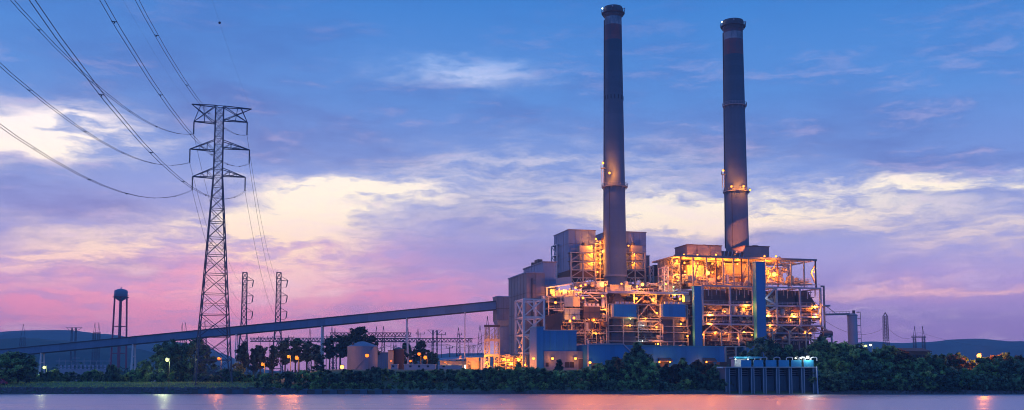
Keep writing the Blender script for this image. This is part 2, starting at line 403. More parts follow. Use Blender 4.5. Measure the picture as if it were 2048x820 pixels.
hm, t, b = principled('wooded_hillside')
g = t.new('ShaderNodeNewGeometry')
t.l.new(t.mix(t.smooth(t.noise(g.outputs['Position'], 0.012, 6, 0.65), 0.38, 0.62), (0.018, 0.045, 0.040), (0.04, 0.085, 0.06)), b.inputs['Base Color']); b.inputs['Roughness'].default_value = 1.0
def hill(name, prof, Y, depth, seed, bump, step, xpad=2200):
    """ridge whose skyline runs through the listed photo points, falling to the plain in front and behind"""
    pts = [(W(px, py, Y).x, W(px, py, Y).z) for px, py in prof]
    pts = [(pts[0][0] - xpad, pts[0][1] * 0.8)] + pts + [(pts[-1][0] + xpad, pts[-1][1] * 0.8)]
    def top(x):
        for (a, za), (c, zc) in zip(pts, pts[1:]):
            if a <= x <= c: u = (x - a) / (c - a); return za + (zc - za) * (u * u * (3 - 2 * u))
        return pts[-1][1]
    def fn(x, y):
        u = (y - Y) / depth
        e = max(0.0, 1 - abs(u)); e = e * e * (3 - 2 * e)
        z = 3 + (top(x) - 3) * e
        z += bump * mnoise.fractal(Vector((x * 3.0 / bump * 0.02, y * 0.06 / bump, seed)), 1.0, 2.0, 4) * min(1, e * 3)
        return z if e > 0 else 2.0
    x0, x1 = max(pts[0][0], -4900), min(pts[-1][0], 4900)
    grid(name, frange(x0, x1, step), frange(Y - depth, Y + depth, depth / 10), fn, hm, kind='structure')
hill('far_hills', [(-300, 672), (0, 668), (60, 662), (130, 661), (200, 668), (300, 678), (380, 684), (420, 700), (455, 722), (520, 738), (640, 742), (760, 738), (850, 712), (920, 706), (1000, 710), (1100, 730), (1500, 720), (1660, 690), (1720, 684), (1800, 686), (1900, 682), (1960, 681), (2048, 685), (2300, 688)], 2700, 800, 3.3, 7.0, 9)
hill('near_hills', [(-300, 690), (0, 688), (60, 684), (150, 684), (220, 693), (270, 702), (330, 716), (420, 734), (520, 748), (900, 752), (1500, 752), (1700, 735), (2048, 722), (2300, 720)], 1450, 420, 8.1, 6.0, 7, 1200)

# ------------------------------------------------------------------ lamps
LAMP_GAIN = 1.25
def lamp(P, power, label, group, kind='sodium', r=0.42, arm=None, spot=None, pole=None, name='sodium_lamp', cat='lamp', lr=0.35):
    """a fixture: bracket or pole, housing, bulb; its light sits in the bulb"""
    P = Vector(P); r *= 0.8 if pole is not None else 0.95
    base = Vector((P.x, P.y, pole)) if pole is not None else P
    o = thing(name, base, label, cat, group)
    if pole is not None:
        MB().tube((P.x + 0.7, P.y + 0.3, pole), (P.x + 0.7, P.y + 0.3, P.z + 0.5), 0.14, 0.09, 8).build('pole', 'darksteel', o)
        MB().bar((P.x + 0.7, P.y + 0.3, P.z + 0.5), (P.x, P.y, P.z + 0.62), 0.12).build('arm', 'darksteel', o)
    else:
        MB().bar(P + Vector((0, 1.4, 0.35)), P + Vector((0, 0, 0.55)), 0.12).build('bracket', 'darksteel', o)
    h = r * 0.9
    MB().quads([P + Vector(c) for c in ((-h, -h, r * .75), (h, -h, r * .75), (h, h, r * .75), (-h, h, r * .75), (-h * .6, -h * .6, r * 1.2), (h * .6, -h * .6, r * 1.2), (h * .6, h * .6, r * 1.2), (-h * .6, h * .6, r * 1.2))]).build('housing', 'darksteel', o)
    MB().lathe(P, [(r * math.sin(a) + 1e-3, -r * math.cos(a)) for a in [math.pi * i / 6 for i in range(7)]], 10, False).build('bulb', {'sodium': 'sodiumsoft' if pole is not None and r < .68 else 'sodiumhot' if r > .48 else 'sodium', 'dim': 'sodiumsoft', 'mercury': 'mercury', 'halide': 'halide'}[kind], o, smooth=True)
    if power:
        L = bpy.data.lights.new('lamp_light', 'POINT'); L.energy = power * LAMP_GAIN; L.shadow_soft_size = lr
        L.color = {'sodium': SODIUM, 'dim': SODIUM, 'mercury': MERCURY, 'halide': METALH}[kind]
        lo = bpy.data.objects.new('lamp_light', L); C.objects.link(lo); lo.parent = o
        lo.location = P - base + Vector((0, -r - lr - 0.15, 0.0))
    return o

# ------------------------------------------------------------------ chimneys
def chimney_mat(name, ztop, bands):
    m, t, b = principled(name)
    g = t.new('ShaderNodeNewGeometry'); sp = t.new('ShaderNodeSeparateXYZ'); t.l.new(g.outputs['Position'], sp.inputs[0])
    x, y, z = sp.outputs
    n = t.noise(g.outputs['Position'], 0.12, 5, 0.6)
    st = t.noise(t.xyz(t.m('MULTIPLY', x, 0.9), t.m('MULTIPLY', y, 0.9), t.m('MULTIPLY', z, 0.03)), 1.0, 5, 0.65)
    lift = t.new('ShaderNodeTexWhiteNoise', noise_dimensions='1D'); t.l.new(t.m('FLOOR', t.m('DIVIDE', z, 2.3)), lift.inputs['W'])
    f = t.m('ADD', 0.72, t.m('ADD', t.m('MULTIPLY', n, 0.28), t.m('ADD', t.m('MULTIPLY', st, 0.30), t.m('MULTIPLY', lift.outputs['Value'], 0.16))))
    height_tone = t.smooth(z, ztop - 95, ztop + 10)                     # concrete colour runs darker and bluer up the shaft
    c = t.mix(height_tone, (0.115, 0.15, 0.205), (0.022, 0.062, 0.088))
    wear = t.smooth(t.noise(t.xyz(t.m('MULTIPLY', x, 0.35), t.m('MULTIPLY', y, 0.35), t.m('MULTIPLY', z, 0.10)), 1.0, 5, 0.65), 0.40, 0.60)
    for z0, z1, cc, keep in bands:
        inb = t.m('MULTIPLY', t.m('GREATER_THAN', z, z0), t.m('LESS_THAN', z, z1))
        c = t.mix(t.m('MULTIPLY', inb, t.m('MULTIPLY', t.m('ADD', t.m('MULTIPLY', wear, 0.6), 0.4), keep)), c, cc)
    sc = t.new('ShaderNodeVectorMath', operation='SCALE'); t.l.new(c, sc.inputs[0]); t.l.new(f, sc.inputs['Scale'])
    t.l.new(sc.outputs[0], b.inputs['Base Color']); b.inputs['Roughness'].default_value = 0.85
    return m
def ring_platform(parent, c, z, r, w, mt='darksteel', posts=28):
    p = MB().lathe((c.x, c.y, z), [(r - 0.05, -0.25), (r + w, -0.25), (r + w, 0.1), (r - 0.05, 0.1)], 40, False).build('platform', mt, parent)
    rl = MB()
    for i in range(posts):
        a = 2 * math.pi * i / posts; rl.bar((c.x + (r + w) * math.cos(a), c.y + (r + w) * math.sin(a), z), (c.x + (r + w) * math.cos(a), c.y + (r + w) * math.sin(a), z + 1.3), 0.12)
        a2 = 2 * math.pi * (i + 1) / posts
        for hh in (0.65, 1.3): rl.bar((c.x + (r + w) * math.cos(a), c.y + (r + w) * math.sin(a), z + hh), (c.x + (r + w) * math.cos(a2), c.y + (r + w) * math.sin(a2), z + hh), 0.09)
    rl.build('railing', mt, p)
    for i in range(posts // 2):
        a = 4 * math.pi * i / posts; MB().bar((c.x + (r + w * .9) * math.cos(a), c.y + (r + w * .9) * math.sin(a), z - 0.2), (c.x + (r - 0.1) * math.cos(a), c.y + (r - 0.1) * math.sin(a), z - 1.6), 0.18).build('bracket', mt, p)
    return p
def chimney(px, py_foot, t, r_foot, ytop, r_top, plats, bands, label, slots=None, foot_ring=False):
    P = PW(px, py_foot, t); zf = P.z
    c = Vector((P.x, P.y, PLATEAU)); Yc = P.y
    zt = W(px, ytop, Yc).z
    sc = lambda py: (P - EYE).dot(Vector((0, CA, SA))) / F + (EYE.z * 0) if False else (Yc * CA + (W(px, py, Yc).z - CZ) * SA) / F
    o = thing('chimney', c, label, 'chimney')
    r0 = r_foot * sc(py_foot); r1 = r_top * sc(ytop)
    zz = lambda py: W(px, py, Yc).z
    rad = lambda z: r0 + (r1 - r0) * (z - zf) / (zt - zf)
    mt = chimney_mat('chimney_concrete', zt, [(zz(a), zz(b_), cc, kp) for a, b_, cc, kp in bands])
    prof = [(rad(z), z - PLATEAU) for z in [PLATEAU + (zt - PLATEAU) * i / 24 for i in range(25)]]
    MB().lathe(c, prof, 48).build('shaft', mt, o, smooth=False)
    sh = o.children[0].data
    for p in sh.polygons: p.use_smooth = abs(p.normal.z) < 0.5
    MB().lathe((c.x, c.y, zt), [(r1 + 0.1, -4.2), (r1 + 0.5, -3.4), (r1 + 0.55, -0.2), (r1 + 0.3, 0.5), (r1 - 0.9, 0.5), (r1 - 1.0, -2.0)], 48, False).build('cap', 'darksteel', o)
    ring_platform(o, c, zt - 2.2, r1 + 0.5, 0.9)
    for (py, w, posts) in plats: ring_platform(o, c, zz(py), rad(zz(py)), w * sc(py), 'steel', posts)
    if foot_ring:
        MB().lathe((c.x, c.y, zf), [(r0 + 0.02, -0.3), (r0 + 0.5, -0.3), (r0 + 0.5, 0.4), (r0 + 0.02, 0.4)], 48, False).build('foot_ring', 'steel', o)
    if slots:
        z = zz(slots); r = rad(z)
        for i in range(16):
            a = 2 * math.pi * i / 16
            MB().bar((c.x + r * math.cos(a), c.y + r * math.sin(a), z - 0.9), (c.x + r * math.cos(a), c.y + r * math.sin(a), z + 0.9), 0.3, 0.3, ref=(math.cos(a), math.sin(a), 0)).build('vent_slot', 'dark', o)
    # ladder up the left side, cable run down the face
    for nm, a, mt2, wdt in (('ladder', R(172), 'darksteel', 0.55), ('cable_run', R(235), 'darksteel', 0.22)):
        z0, z1 = (zf + 2, zt - 5) if nm == 'ladder' else (zf + 1, zz(plats[-1][0]))
        MB().bar((c.x + (rad(z0) + .1) * math.cos(a), c.y + (rad(z0) + .1) * math.sin(a), z0), (c.x + (rad(z1) + .1) * math.cos(a), c.y + (rad(z1) + .1) * math.sin(a), z1), wdt).build(nm, mt2, o)
    for a in (200, 340, 262):
        MB().lathe((c.x + (r1 + 1.5) * math.cos(R(a)), c.y + (r1 + 1.5) * math.sin(R(a)), zt - 0.6), [(0.05, -0.35), (0.3, -0.2), (0.3, 0.2), (0.05, 0.35)], 8).build('beacon', 'halide' if a == 200 else 'lilac', o)
    return o, c, rad, zz, sc
RED, PALE = (0.26, 0.055, 0.045), (0.42, 0.44, 0.46)
ch1, c1, rad1, zz1, sc1 = chimney(1231, 553, 22, 22.6, 17, 16.5, [(374, 5.5, 26)], [(52, 34, PALE, 0.5), (82, 52, RED, 0.6)],
    'taller concrete chimney with one ring platform, rising from the lit left unit', slots=197, foot_ring=True)
ch2, c2, rad2, zz2, sc2 = chimney(1475, 505, 44, 23.0, 44, 18.8, [(212, 3.5, 26), (384, 4.5, 26)], [(67, 54, RED, 0.45), (81, 67, PALE, 0.5), (112, 81, RED, 0.6)],
    'concrete chimney with two ring platforms above the open lit steel frame')
# lamp stands on the chimneys
def on_chimney(c, px, py, power, label):
    P = W(px, py, c.y - 6.3); lamp(P, power, label, None, r=0.5)
on_chimney(c1, 1206, 326, 900, 'upper lamp on a bracket left of the taller chimney shaft')
on_chimney(c1, 1219, 346, 2200, 'lamp on the face of the taller chimney just above its platform')
on_chimney(c2, 1446.5, 341, 500, 'lamp on the ladder cage left of the two-platform chimney')
on_chimney(c2, 1463, 373, 1300, 'left lamp on the railing of the lower chimney platform')
on_chimney(c2, 1487, 373, 1300, 'middle lamp on the railing of the lower chimney platform')
on_chimney(c2, 1500, 380, 500, 'right end lamp on the lower chimney platform')
# small ladder landings beside the shafts
for c, px, py in ((c1, 1206, 336), (c2, 1447, 348)):
    P = W(px, py, c.y - 3); par = ch1 if c is c1 else ch2
    MB().box(P.x - 0.9, P.x + 1.1, P.y - 1, P.y + 1, P.z - 0.2, P.z).box(P.x - 0.9, P.x - 0.8, P.y - 1, P.y + 1, P.z, P.z + 1.2).box(P.x - .9, P.x + 1.1, P.y - 1, P.y - .9, P.z + 1.1, P.z + 1.2).build('landing', 'steel', par)
    MB().bar(P + Vector((-.5, 0, -.2)), P + Vector((-.5, 0, -6.5)), .25).bar(P + Vector((.3, 0, -.2)), P + Vector((.3, 0, -6.5)), .25).build('ladder_cage', 'steel', par)

# ------------------------------------------------------------------ steel frames
def frame(parent, ss, ts, zs, w=0.6, mt='cream', foot=None, xb=(), xl=()):
    for s in ss:
        for tt in ts: MB().ob(s - w / 2, s + w / 2, tt - w / 2, tt + w / 2, foot if foot is not None else zs[0], zs[-1]).build('column', mt, parent)
    wb = w * 0.86
    for z in (zs if foot is None else zs):
        for tt in ts: MB().bar(PL(ss[0], tt, z - wb / 2), PL(ss[-1], tt, z - wb / 2), wb).build('beam', mt, parent)
        for s in ss:
            if len(ts) > 1: MB().bar(PL(s, ts[0], z - wb / 2 - .02), PL(s, ts[-1], z - wb / 2 - .02), wb * 0.9).build('beam', mt, parent)
    wx = w * 0.62
    for (i, j) in xb:                                  # crossed braces on the front bays (i bay, j tier)
        a, c_, e, g_ = ss[i], ss[i + 1], zs[j], zs[j + 1]
        MB().bar(PL(a, ts[0], e), PL(c_, ts[0], g_), wx).build('brace', mt, parent); MB().bar(PL(a, ts[0] + wx * 1.1, g_), PL(c_, ts[0] + wx * 1.1, e), wx).build('brace', mt, parent)
    for j in xl:                                       # crossed braces on the left side
        e, g_ = zs[j], zs[j + 1]
        MB().bar(PL(ss[0], ts[0], e), PL(ss[0], ts[-1], g_), wx).build('brace', mt, parent); MB().bar(PL(ss[0] + wx * 1.1, ts[0], g_), PL(ss[0] + wx * 1.1, ts[-1], e), wx).build('brace', mt, parent)
def rail(parent, s0, s1, t, z, mt='cream', h=1.15, step=2.2):
    m = MB(); n = max(2, int((s1 - s0) / step))
    for i in range(n + 1):
        s = s0 + (s1 - s0) * i / n; m.bar(PL(s, t, z), PL(s, t, z + h), 0.09)
    for hh in (0.55, 1.0): m.bar(PL(s0, t, z + h * hh), PL(s1, t, z + h * hh), 0.10)
    return m.build('railing', mt, parent)
def zat(py, px, t): return PT(px, py, t)[1]
def sat(px, py, t): return PT(px, py, t)[0]
def clutter(parent, px0, px1, py0, py1, t0, t1, n, seed, mats=('cream', 'steel', 'lilac', 'brown', 'rust')):
    """pipes, vessels, ducts, walkways and valves between the floors"""
    rg = random.Random(seed); s0, zt = PT(px0, py0, t0); s1 = PT(px1, py0, t0)[0]; zb = PT(px0, py1, t0)[1]
    for i in range(n):
        tt = rg.uniform(t0, t1); s = rg.uniform(s0, s1); z = rg.uniform(zb, zt); mt = rg.choice(mats); q = rg.random()
        if q < 0.34:
            l = rg.uniform(3, 11); r = rg.uniform(0.12, 0.4); e = min(s1, s + l)
            pts = [PL(s, tt, z), PL(e, tt, z)]
            if rg.random() < .6: pts.append(PL(e, tt, max(zb, min(zt, z + rg.choice((-1, 1)) * rg.uniform(1.5, 4)))))
            MB().path(pts, r, 8).build('pipe', mt, parent)
        elif q < 0.52:
            z2 = max(zb, z - rg.uniform(3, 8)); MB().tube(PL(s, tt, z), PL(s, tt, z2), rg.uniform(0.12, 0.38), n=8).build('pipe', mt, parent)
        elif q < 0.66:
            r = rg.uniform(0.7, 1.6); hh = rg.uniform(1.8, 4.0); zc = max(zb, min(z, zt - hh))
            MB().lathe(PL(s, tt, zc), [(r * .3, 0), (r, r * .4), (r, hh - r * .4), (r * .3, hh)], 14).build('vessel', mt, parent, smooth=False)
        elif q < 0.80:
            w = rg.uniform(1.2, 4.0); hh = rg.uniform(0.9, 2.6); e = min(s1, s + w); zc = max(zb, min(z, zt - hh))
            MB().ob(s, e, tt, tt + rg.uniform(1, 3), zc, zc + hh).build('duct', mt, parent)
        elif q < 0.92:
            e = min(s1, s + rg.uniform(4, 10)); w = MB().ob(s, e, tt, tt + 1.2, z - .15, z).build('walkway', 'cream', parent)
            rail(parent, s, e, tt, z)
        else:
            e = min(s1, s + rg.uniform(2, 5)); MB().bar(PL(s, tt, z), PL(e, tt, min(zt, z + (e - s) * .8)), 0.5, .15).build('stair_flight', 'cream', parent)

def joints(parent, B, mt, ds=3.2, dz=6.5, left=True):
    """sheet seams and girts standing a little proud of a big clad wall"""
    s0, s1, t0, t1, z0, z1 = B
    n = max(1, int((s1 - s0) / ds))
    for i in range(1, n): s = s0 + (s1 - s0) * i / n; MB().ob(s - .07, s + .07, t0 - .09, t0 - .002, z0 + .1, z1 - .1).build('sheet_seam', mt, parent)
    m_ = max(1, int((z1 - z0) / dz))
    for i in range(1, m_):
        z = z0 + (z1 - z0) * i / m_; MB().ob(s0 + .05, s1 - .05, t0 - .13, t0 - .004, z - .07, z + .07).build('sheet_lap', mt, parent)
        if left: MB().ob(s0 - .13, s0 - .004, t0 + .05, t1 - .05, z - .07, z + .07).build('sheet_lap', mt, parent)
    if left:
        k_ = max(1, int((t1 - t0) / (ds * 1.3)))
        for i in range(1, k_): t_ = t0 + (t1 - t0) * i / k_; MB().ob(s0 - .09, s0 - .002, t_ - .07, t_ + .07, z0 + .1, z1 - .1).build('sheet_seam', mt, parent)
def louvre(parent, B, f, zf, w=2.4, h=2.0):
    s = B[0] + (B[1] - B[0]) * f; z = B[4] + (B[5] - B[4]) * zf
    lf = MB().ob(s, s + w, B[2] - .18, B[2] - .16, z, z + h).build('louvre', 'dark', parent)
    for i in range(4): MB().ob(s, s + w, B[2] - .32, B[2] - .181, z + i * h / 4, z + i * h / 4 + .22).build('louvre_blade', 'steel', lf)

# ------------------------------------------------------------------ coal side: bunker houses, transfer house
o = thing('bunker_house', PL(*PT(1053, 740, 5)[:1], 5, PLATEAU), 'tall windowless grey-brown bunker house at the top of the conveyor', 'building')
B = blk(1053, 1090, 546, 706, 5, back=1017); MB().ob(*B).build('wall', 'mauve', o); joints(o, B, 'brown'); louvre(o, B, .3, .62); louvre(o, B, .3, .86, 1.6, 1.4)
MB().ob(B[0] - .3, B[1] + .1, B[2] - .3, B[3] + .3, B[5], B[5] + .5).build('roof_edge', 'clad', o)
MB().ob(B[0] + 2, B[0] + 2.6, B[2] - .4, B[2] - .003, B[4] + 8, B[5] - 2).build('downpipe', 'darksteel', o)
for i in range(4):
    for j in range(2):
        s = B[0] + 1 + i * (B[1] - B[0] - 2) / 3; tt = B[2] + 1 + j * (B[3] - B[2] - 2)
        MB().ob(s - .5, s + .5, tt - .5, tt + .5, PLATEAU - .5, B[4]).build('column', 'steel', o)
o = thing('boiler_house', PL(*PT(1086, 740, 8)[:1], 8, PLATEAU), 'slightly taller dark block standing behind the bunker house', 'building')
B = blk(1086, 1112, 525, 700, 9, back=1047); MB().ob(*B).build('wall', 'clad', o); joints(o, B, 'mauve')
MB().ob(B[0] - .3, B[1] + .3, B[2] - .3, B[3] + .3, B[5], B[5] + .5).build('roof_edge', 'mauve', o)
s0 = B[0]
for (a, c_, hgt) in ((0.35, 0.52, 2.0), (0.56, 0.60, 1.2), (0.65, 0.69, 1.6)):
    tt = B[2] + (B[3] - B[2]) * a; MB().ob(s0 + .8, s0 + 2.8, tt, B[2] + (B[3] - B[2]) * c_, B[5] + .5, B[5] + .5 + hgt).build('roof_vent', 'brown', o)
for s in (B[0] + 1.2, B[1] - 1.2):
    for tt in (B[2] + 1.2, B[3] - 1.2): MB().ob(s - .5, s + .5, tt - .5, tt + .5, PLATEAU - .5, B[4]).build('column', 'steel', o)
B = blk(994, 1018.5, 594, 640, 2, back=986)
o = thing('transfer_house', PL(B[0], 2, PLATEAU), 'boxy conveyor head house hung on the side of the bunker house', 'building')
MB().ob(*B).build('wall', 'mauve', o); joints(o, B, 'brown', 2.4, 4.0)
zb2 = zat(651, 994, 2); sm = B[0] + 2.4
MB().quads([PL(B[0] + .8, B[2] + 1, zb2), PL(B[1], B[2] + 1, zb2), PL(B[1], B[3] - .5, zb2), PL(B[0] + .8, B[3] - .5, zb2), PL(B[0], B[2], B[4]), PL(B[1], B[2], B[4]), PL(B[1], B[3], B[4]), PL(B[0], B[3], B[4])]).build('hopper', 'clad', o)
MB().ob(B[0] - .2, B[1] + .1, B[2] - .2, B[3] + .2, B[5], B[5] + .4).build('roof_edge', 'clad', o)
MB().ob(B[0] + 1.6, B[1] + .5, B[2] + 1.5, B[3] - 1, PLATEAU - .5, zb2 - .002).build('chute', 'clad', o)
TRB = B

# conveyor gallery: a straight inclined box running parallel to the river
GY = PL(B[0], (B[2] + B[3]) / 2, 0).y
o = thing('conveyor_gallery', W(268, 768, GY), 'long enclosed coal conveyor climbing on posts to the plant', 'conveyor')
gd = 1.7
def gal(px): f = px / 990.0; return 699.5 + (602.5 - 699.5) * f, 715.0 + (620.5 - 715.0) * f
a0, a1 = -420, 992
def galsec(px0, px1, e0, e1, y0, y1):
    pa, pb = W(px0, gal(px0)[0], GY), W(px1, gal(px1)[0], GY); qa, qb = W(px0, gal(px0)[1], GY), W(px1, gal(px1)[1], GY)
    L = lambda p, q, f: p + (q - p) * f
    A, Bq, Cq, D = L(pa, qa, e1), L(pb, qb, e1), L(pb, qb, e0), L(pa, qa, e0)
    v = [A, Bq, Cq, D]; y = Vector((0, 1, 0))
    return MB().quads([A + y * y0, Bq + y * y0, Bq + y * y1, A + y * y1, D + y * y0, Cq + y * y0, Cq + y * y1, D + y * y1])
edges = [a0 + (a1 - a0) * i / 47 for i in range(48)]
for i in range(47):                                    # cladding lengths with lapped joints
    j = 0.010 * (i % 2)
    galsec(edges[i], edges[i + 1], 0.10, 0.90, -gd - j, gd + j).build('wall_panel', 'gallery', o)
galsec(a0, a1, -0.02, 0.098, -gd - .25, gd + .25).build('roof', 'galleryroof', o)
galsec(a0, a1, 0.902, 1.0, -gd + .1, gd - .1).build('floor_girder', 'galleryroof', o)
def bent(px, spread=0.8, w=0.36, xs=0.0, taper=1.25, mt='white'):
    zt = W(px, gal(px)[1], GY).z; x = W(px, gal(px)[1], GY).x; zg = H(x, GY) - .5
    bo = MB().bar((x, GY - gd, zt - .05), (x, GY + gd, zt - .05), .5).build('support_bent', mt, o)
    for s in (-1, 1):
        p, q = Vector((x, GY + s * gd * .8, zt - .3)), Vector((x + s * xs, GY + s * (gd + spread), zg))
        MB().quads([q + Vector(c) for c in ((-w * taper, -w * .6, 0), (w * taper, -w * .6, 0), (w * taper, w * .6, 0), (-w * taper, w * .6, 0))] + [p + Vector(c) for c in ((-w * .7, -w * .5, 0), (w * .7, -w * .5, 0), (w * .7, w * .5, 0), (-w * .7, w * .5, 0))]).build('leg', mt, bo)
    hgt = zt - zg
    for f in (0.35, 0.7):
        MB().bar((x, GY - gd - spread * (1 - f), zg + hgt * f), (x, GY + gd + spread * (1 - f), zg + hgt * f), .3).build('crosspiece', mt, bo)
for px, kw in ((-150, {}), (85, {}), (268, {}), (474, dict(w=0.24, taper=1.0)), (645, dict(w=0.36)), (814, dict(xs=-1.0, w=0.36)), (930, dict(w=0.16, taper=1.0))): bent(px, **kw)

# ------------------------------------------------------------------ white braced tower
s0, zt = PT(1047, 597, -12); s1 = PT(1088, 597, -12)[0]; tb = PS(1031, 600, s0)
o = thing('braced_steel_tower', PL(s0, -12, PLATEAU), 'white open steel tower with crossed braces beside the blue block', 'tower')
zs = [zat(y, 1047, -12) for y in (704, 668, 632.5, 597)]
frame(o, [s0, s1], [-12, tb], zs, 0.7, 'white', foot=PLATEAU - .5, xb=((0, 0), (0, 1), (0, 2)), xl=(0, 1, 2))
for z in zs[1:]: MB().bar(PL((s0 + s1) / 2, -12.003, z - 5), PL((s0 + s1) / 2, -12.003, z), .4).build('post', 'white', o)

# ------------------------------------------------------------------ blue service buildings in front
o = thing('blue_stair_block', PL(sat(1073, 740, -40), -40, PLATEAU), 'narrow tall bright blue block at the left end of the blue buildings', 'building')
B = blk(1073, 1087, 655, 740, -40, back=1060); MB().ob(B[0], B[1], B[2], B[3], PLATEAU - .5, B[5]).build('wall', 'blue', o)
MB().ob(B[0] - .25, B[1] + .2, B[2] - .25, B[3] + .25, B[5], B[5] + .35).build('roof_edge', 'teal', o)
o = thing('blue_workshop', PL(sat(1089, 740, -38), -38, PLATEAU), 'blue flat-roofed block with a grey lower wall and brown door', 'building')
B2 = blk(1087.2, 1153, 661, 702, -38.5, t1=-20); MB().ob(*B2).build('upper_wall', 'blue', o); joints(o, B2, 'teal', 2.4, 4.5, False)
MB().ob(B2[0] + .2, B2[1] + .25, B2[2] - .25, B2[3], B2[5], B2[5] + .3).build('roof_edge', 'lilac', o)
sr = sat(1174, 720, -38.8); zlow = B2[4]
MB().ob(B2[0] + .1, sr, B2[2] - .3, B2[3], PLATEAU - .5, zlow).build('lower_wall', 'greyblue', o)
def panel(parent, name, mt, px0, px1, py0, py1, t, d=.12, z0=None):
    s0, zt = PT(px0, py0, t); s1 = PT(px1, py0, t)[0]; zb = PT(px0, py1, t)[1] if z0 is None else z0
    return MB().ob(s0, s1, t - d, t + .02, zb, zt).build(name, mt, parent)
tf = B2[2] - .3
d = panel(o, 'door', 'door', 1157.5, 1169, 718, 738, tf, z0=PLATEAU)
MB().ob(sat(1157, 720, tf) - .25, sat(1169.5, 720, tf) + .25, tf - .2, tf - .001, zat(717.6, 1157, tf), zat(716.2, 1157, tf)).build('lintel', 'cream', o)
for px0, px1 in ((1130, 1138.5), (1139.5, 1148)): panel(o, 'window', 'dark', px0, px1, 724, 735, tf)
panel(o, 'window', 'dark', 1092, 1097, 725, 733, tf); panel(o, 'downpipe', 'steel', 1153.6, 1154.6, 703, 738, tf, d=.25, z0=PLATEAU)
# gabled annex with pale trim
o = thing('blue_annex', PL(sat(1175, 740, -44), -44, PLATEAU), 'low blue annex with pale roof trim sloping down at its right end', 'building')
tA = -44; q = [PT(px, py, tA) for px, py in ((1175, 689), (1246, 689), (1266, 709))]
poly = [PL(q[0][0], tA, PLATEAU - .5), PL(q[2][0], tA, PLATEAU - .5), PL(q[2][0], tA, q[2][1]), PL(q[1][0], tA, q[1][1]), PL(q[0][0], tA, q[0][1])]
MB().prism(poly[::-1], UV_V * 14).build('wall', 'blue', o)
for a, c_ in ((0, 1), (1, 2)):
    MB().bar(PL(q[a][0], tA - .2, q[a][1] + .15), PL(q[c_][0], tA - .2, q[c_][1] + .15), .55, .35).build('roof_trim', 'lilac', o)
MB().bar(PL(q[0][0] + .1, tA - .2, PLATEAU - .5), PL(q[0][0] + .1, tA - .2, q[0][1]), .4).build('corner_trim', 'lilac', o)
panel(o, 'loading_door', 'door', 1183, 1196, 726, 738, tA, z0=PLATEAU)
o = thing('blue_long_hall', PL(sat(1262, 740, -36), -36, PLATEAU), 'long low blue hall behind the riverbank trees', 'building')
B = blk(1250, 1449, 692, 740, -36, t1=-18); MB().ob(B[0], B[1], B[2], B[3], PLATEAU - .5, B[5]).build('wall', 'blue', o)
MB().ob(B[0] - .2, B[1] + .2, B[2] - .25, B[3], B[5], B[5] + .3).build('roof_edge', 'teal', o)
for px in (1316, 1405):
    s, z = PT(px, 722, -36); MB().quads([PL(s, -38, z - .3), PL(s + 5, -38, z - .3), PL(s + 5, -36.01, z), PL(s, -36.01, z), PL(s, -38, z), PL(s + 5, -38, z), PL(s + 5, -36.01, z + 1.2), PL(s, -36.01, z + 1.2)]).build('door_canopy', 'brown', o)
    MB().ob(s + .8, s + 4.2, -36.1, -35.98, PLATEAU, z - .4).build('door', 'door', o)
for i in range(9):                                     # vertical cladding ribs
    s = B[0] + (B[1] - B[0]) * (i + .5) / 9; MB().ob(s - .12, s + .12, B[2] - .1, B[2] - .003, PLATEAU, B[5] - .1).build('cladding_rib', 'blue', o)
o = thing('blue_lean_to', PL(sat(1492, 740, -30), -30, PLATEAU), 'small blue panelled shed beside the bank tree, right of the lit opening', 'shed')
B = blk(1492, 1512, 694, 740, -30, t1=-22); MB().ob(B[0], B[1], B[2], B[3], PLATEAU - .5, B[5]).build('wall', 'teal', o); MB().ob(B[0] - .2, B[1] + .2, B[2] - .3, B[3], B[5], B[5] + .25).build('roof_edge', 'blue', o)
o = thing('open_loading_bay', PL(sat(1450, 740, -28), -28, PLATEAU), 'brown open-fronted bay with lit pipes right of the long blue hall', 'building')
B = blk(1449.8, 1491, 692, 740, -27, t1=-17)
MB().ob(B[0], B[1], B[3] - .5, B[3], PLATEAU - .5, B[5]).build('back_wall', 'brown', o); MB().ob(B[0], B[1], B[2], B[3] - .51, B[5] - .4, B[5]).build('roof', 'cream', o)
MB().ob(B[0], B[1], B[2], B[3] - .52, PLATEAU - .5, zat(712, 1450, -27)).build('base_wall', 'brown', o)
for px in (1450.5, 1471, 1490): s = sat(px, 700, -27); MB().ob(s - .3, s + .3, -27.4, -26.9, PLATEAU - .5, B[5] - .41).build('column', 'cream', o)
MB().tube(PL(B[0] + 1, -22, B[5] - 3.2), PL(B[1] - 1, -22, B[5] - 2.2), .4).build('pipe', 'cream', o); MB().tube(PL(B[0] + 3, -23, B[5] - 1.6), PL(B[1] - 3, -23, B[5] - 1.6), .25).build('pipe', 'cream', o)
lamp(PL(sat(1487, 700, -25), -25, zat(701, 1487, -25)), 2200, 'lamp inside the open loading bay right of the long blue hall', None, r=.35)

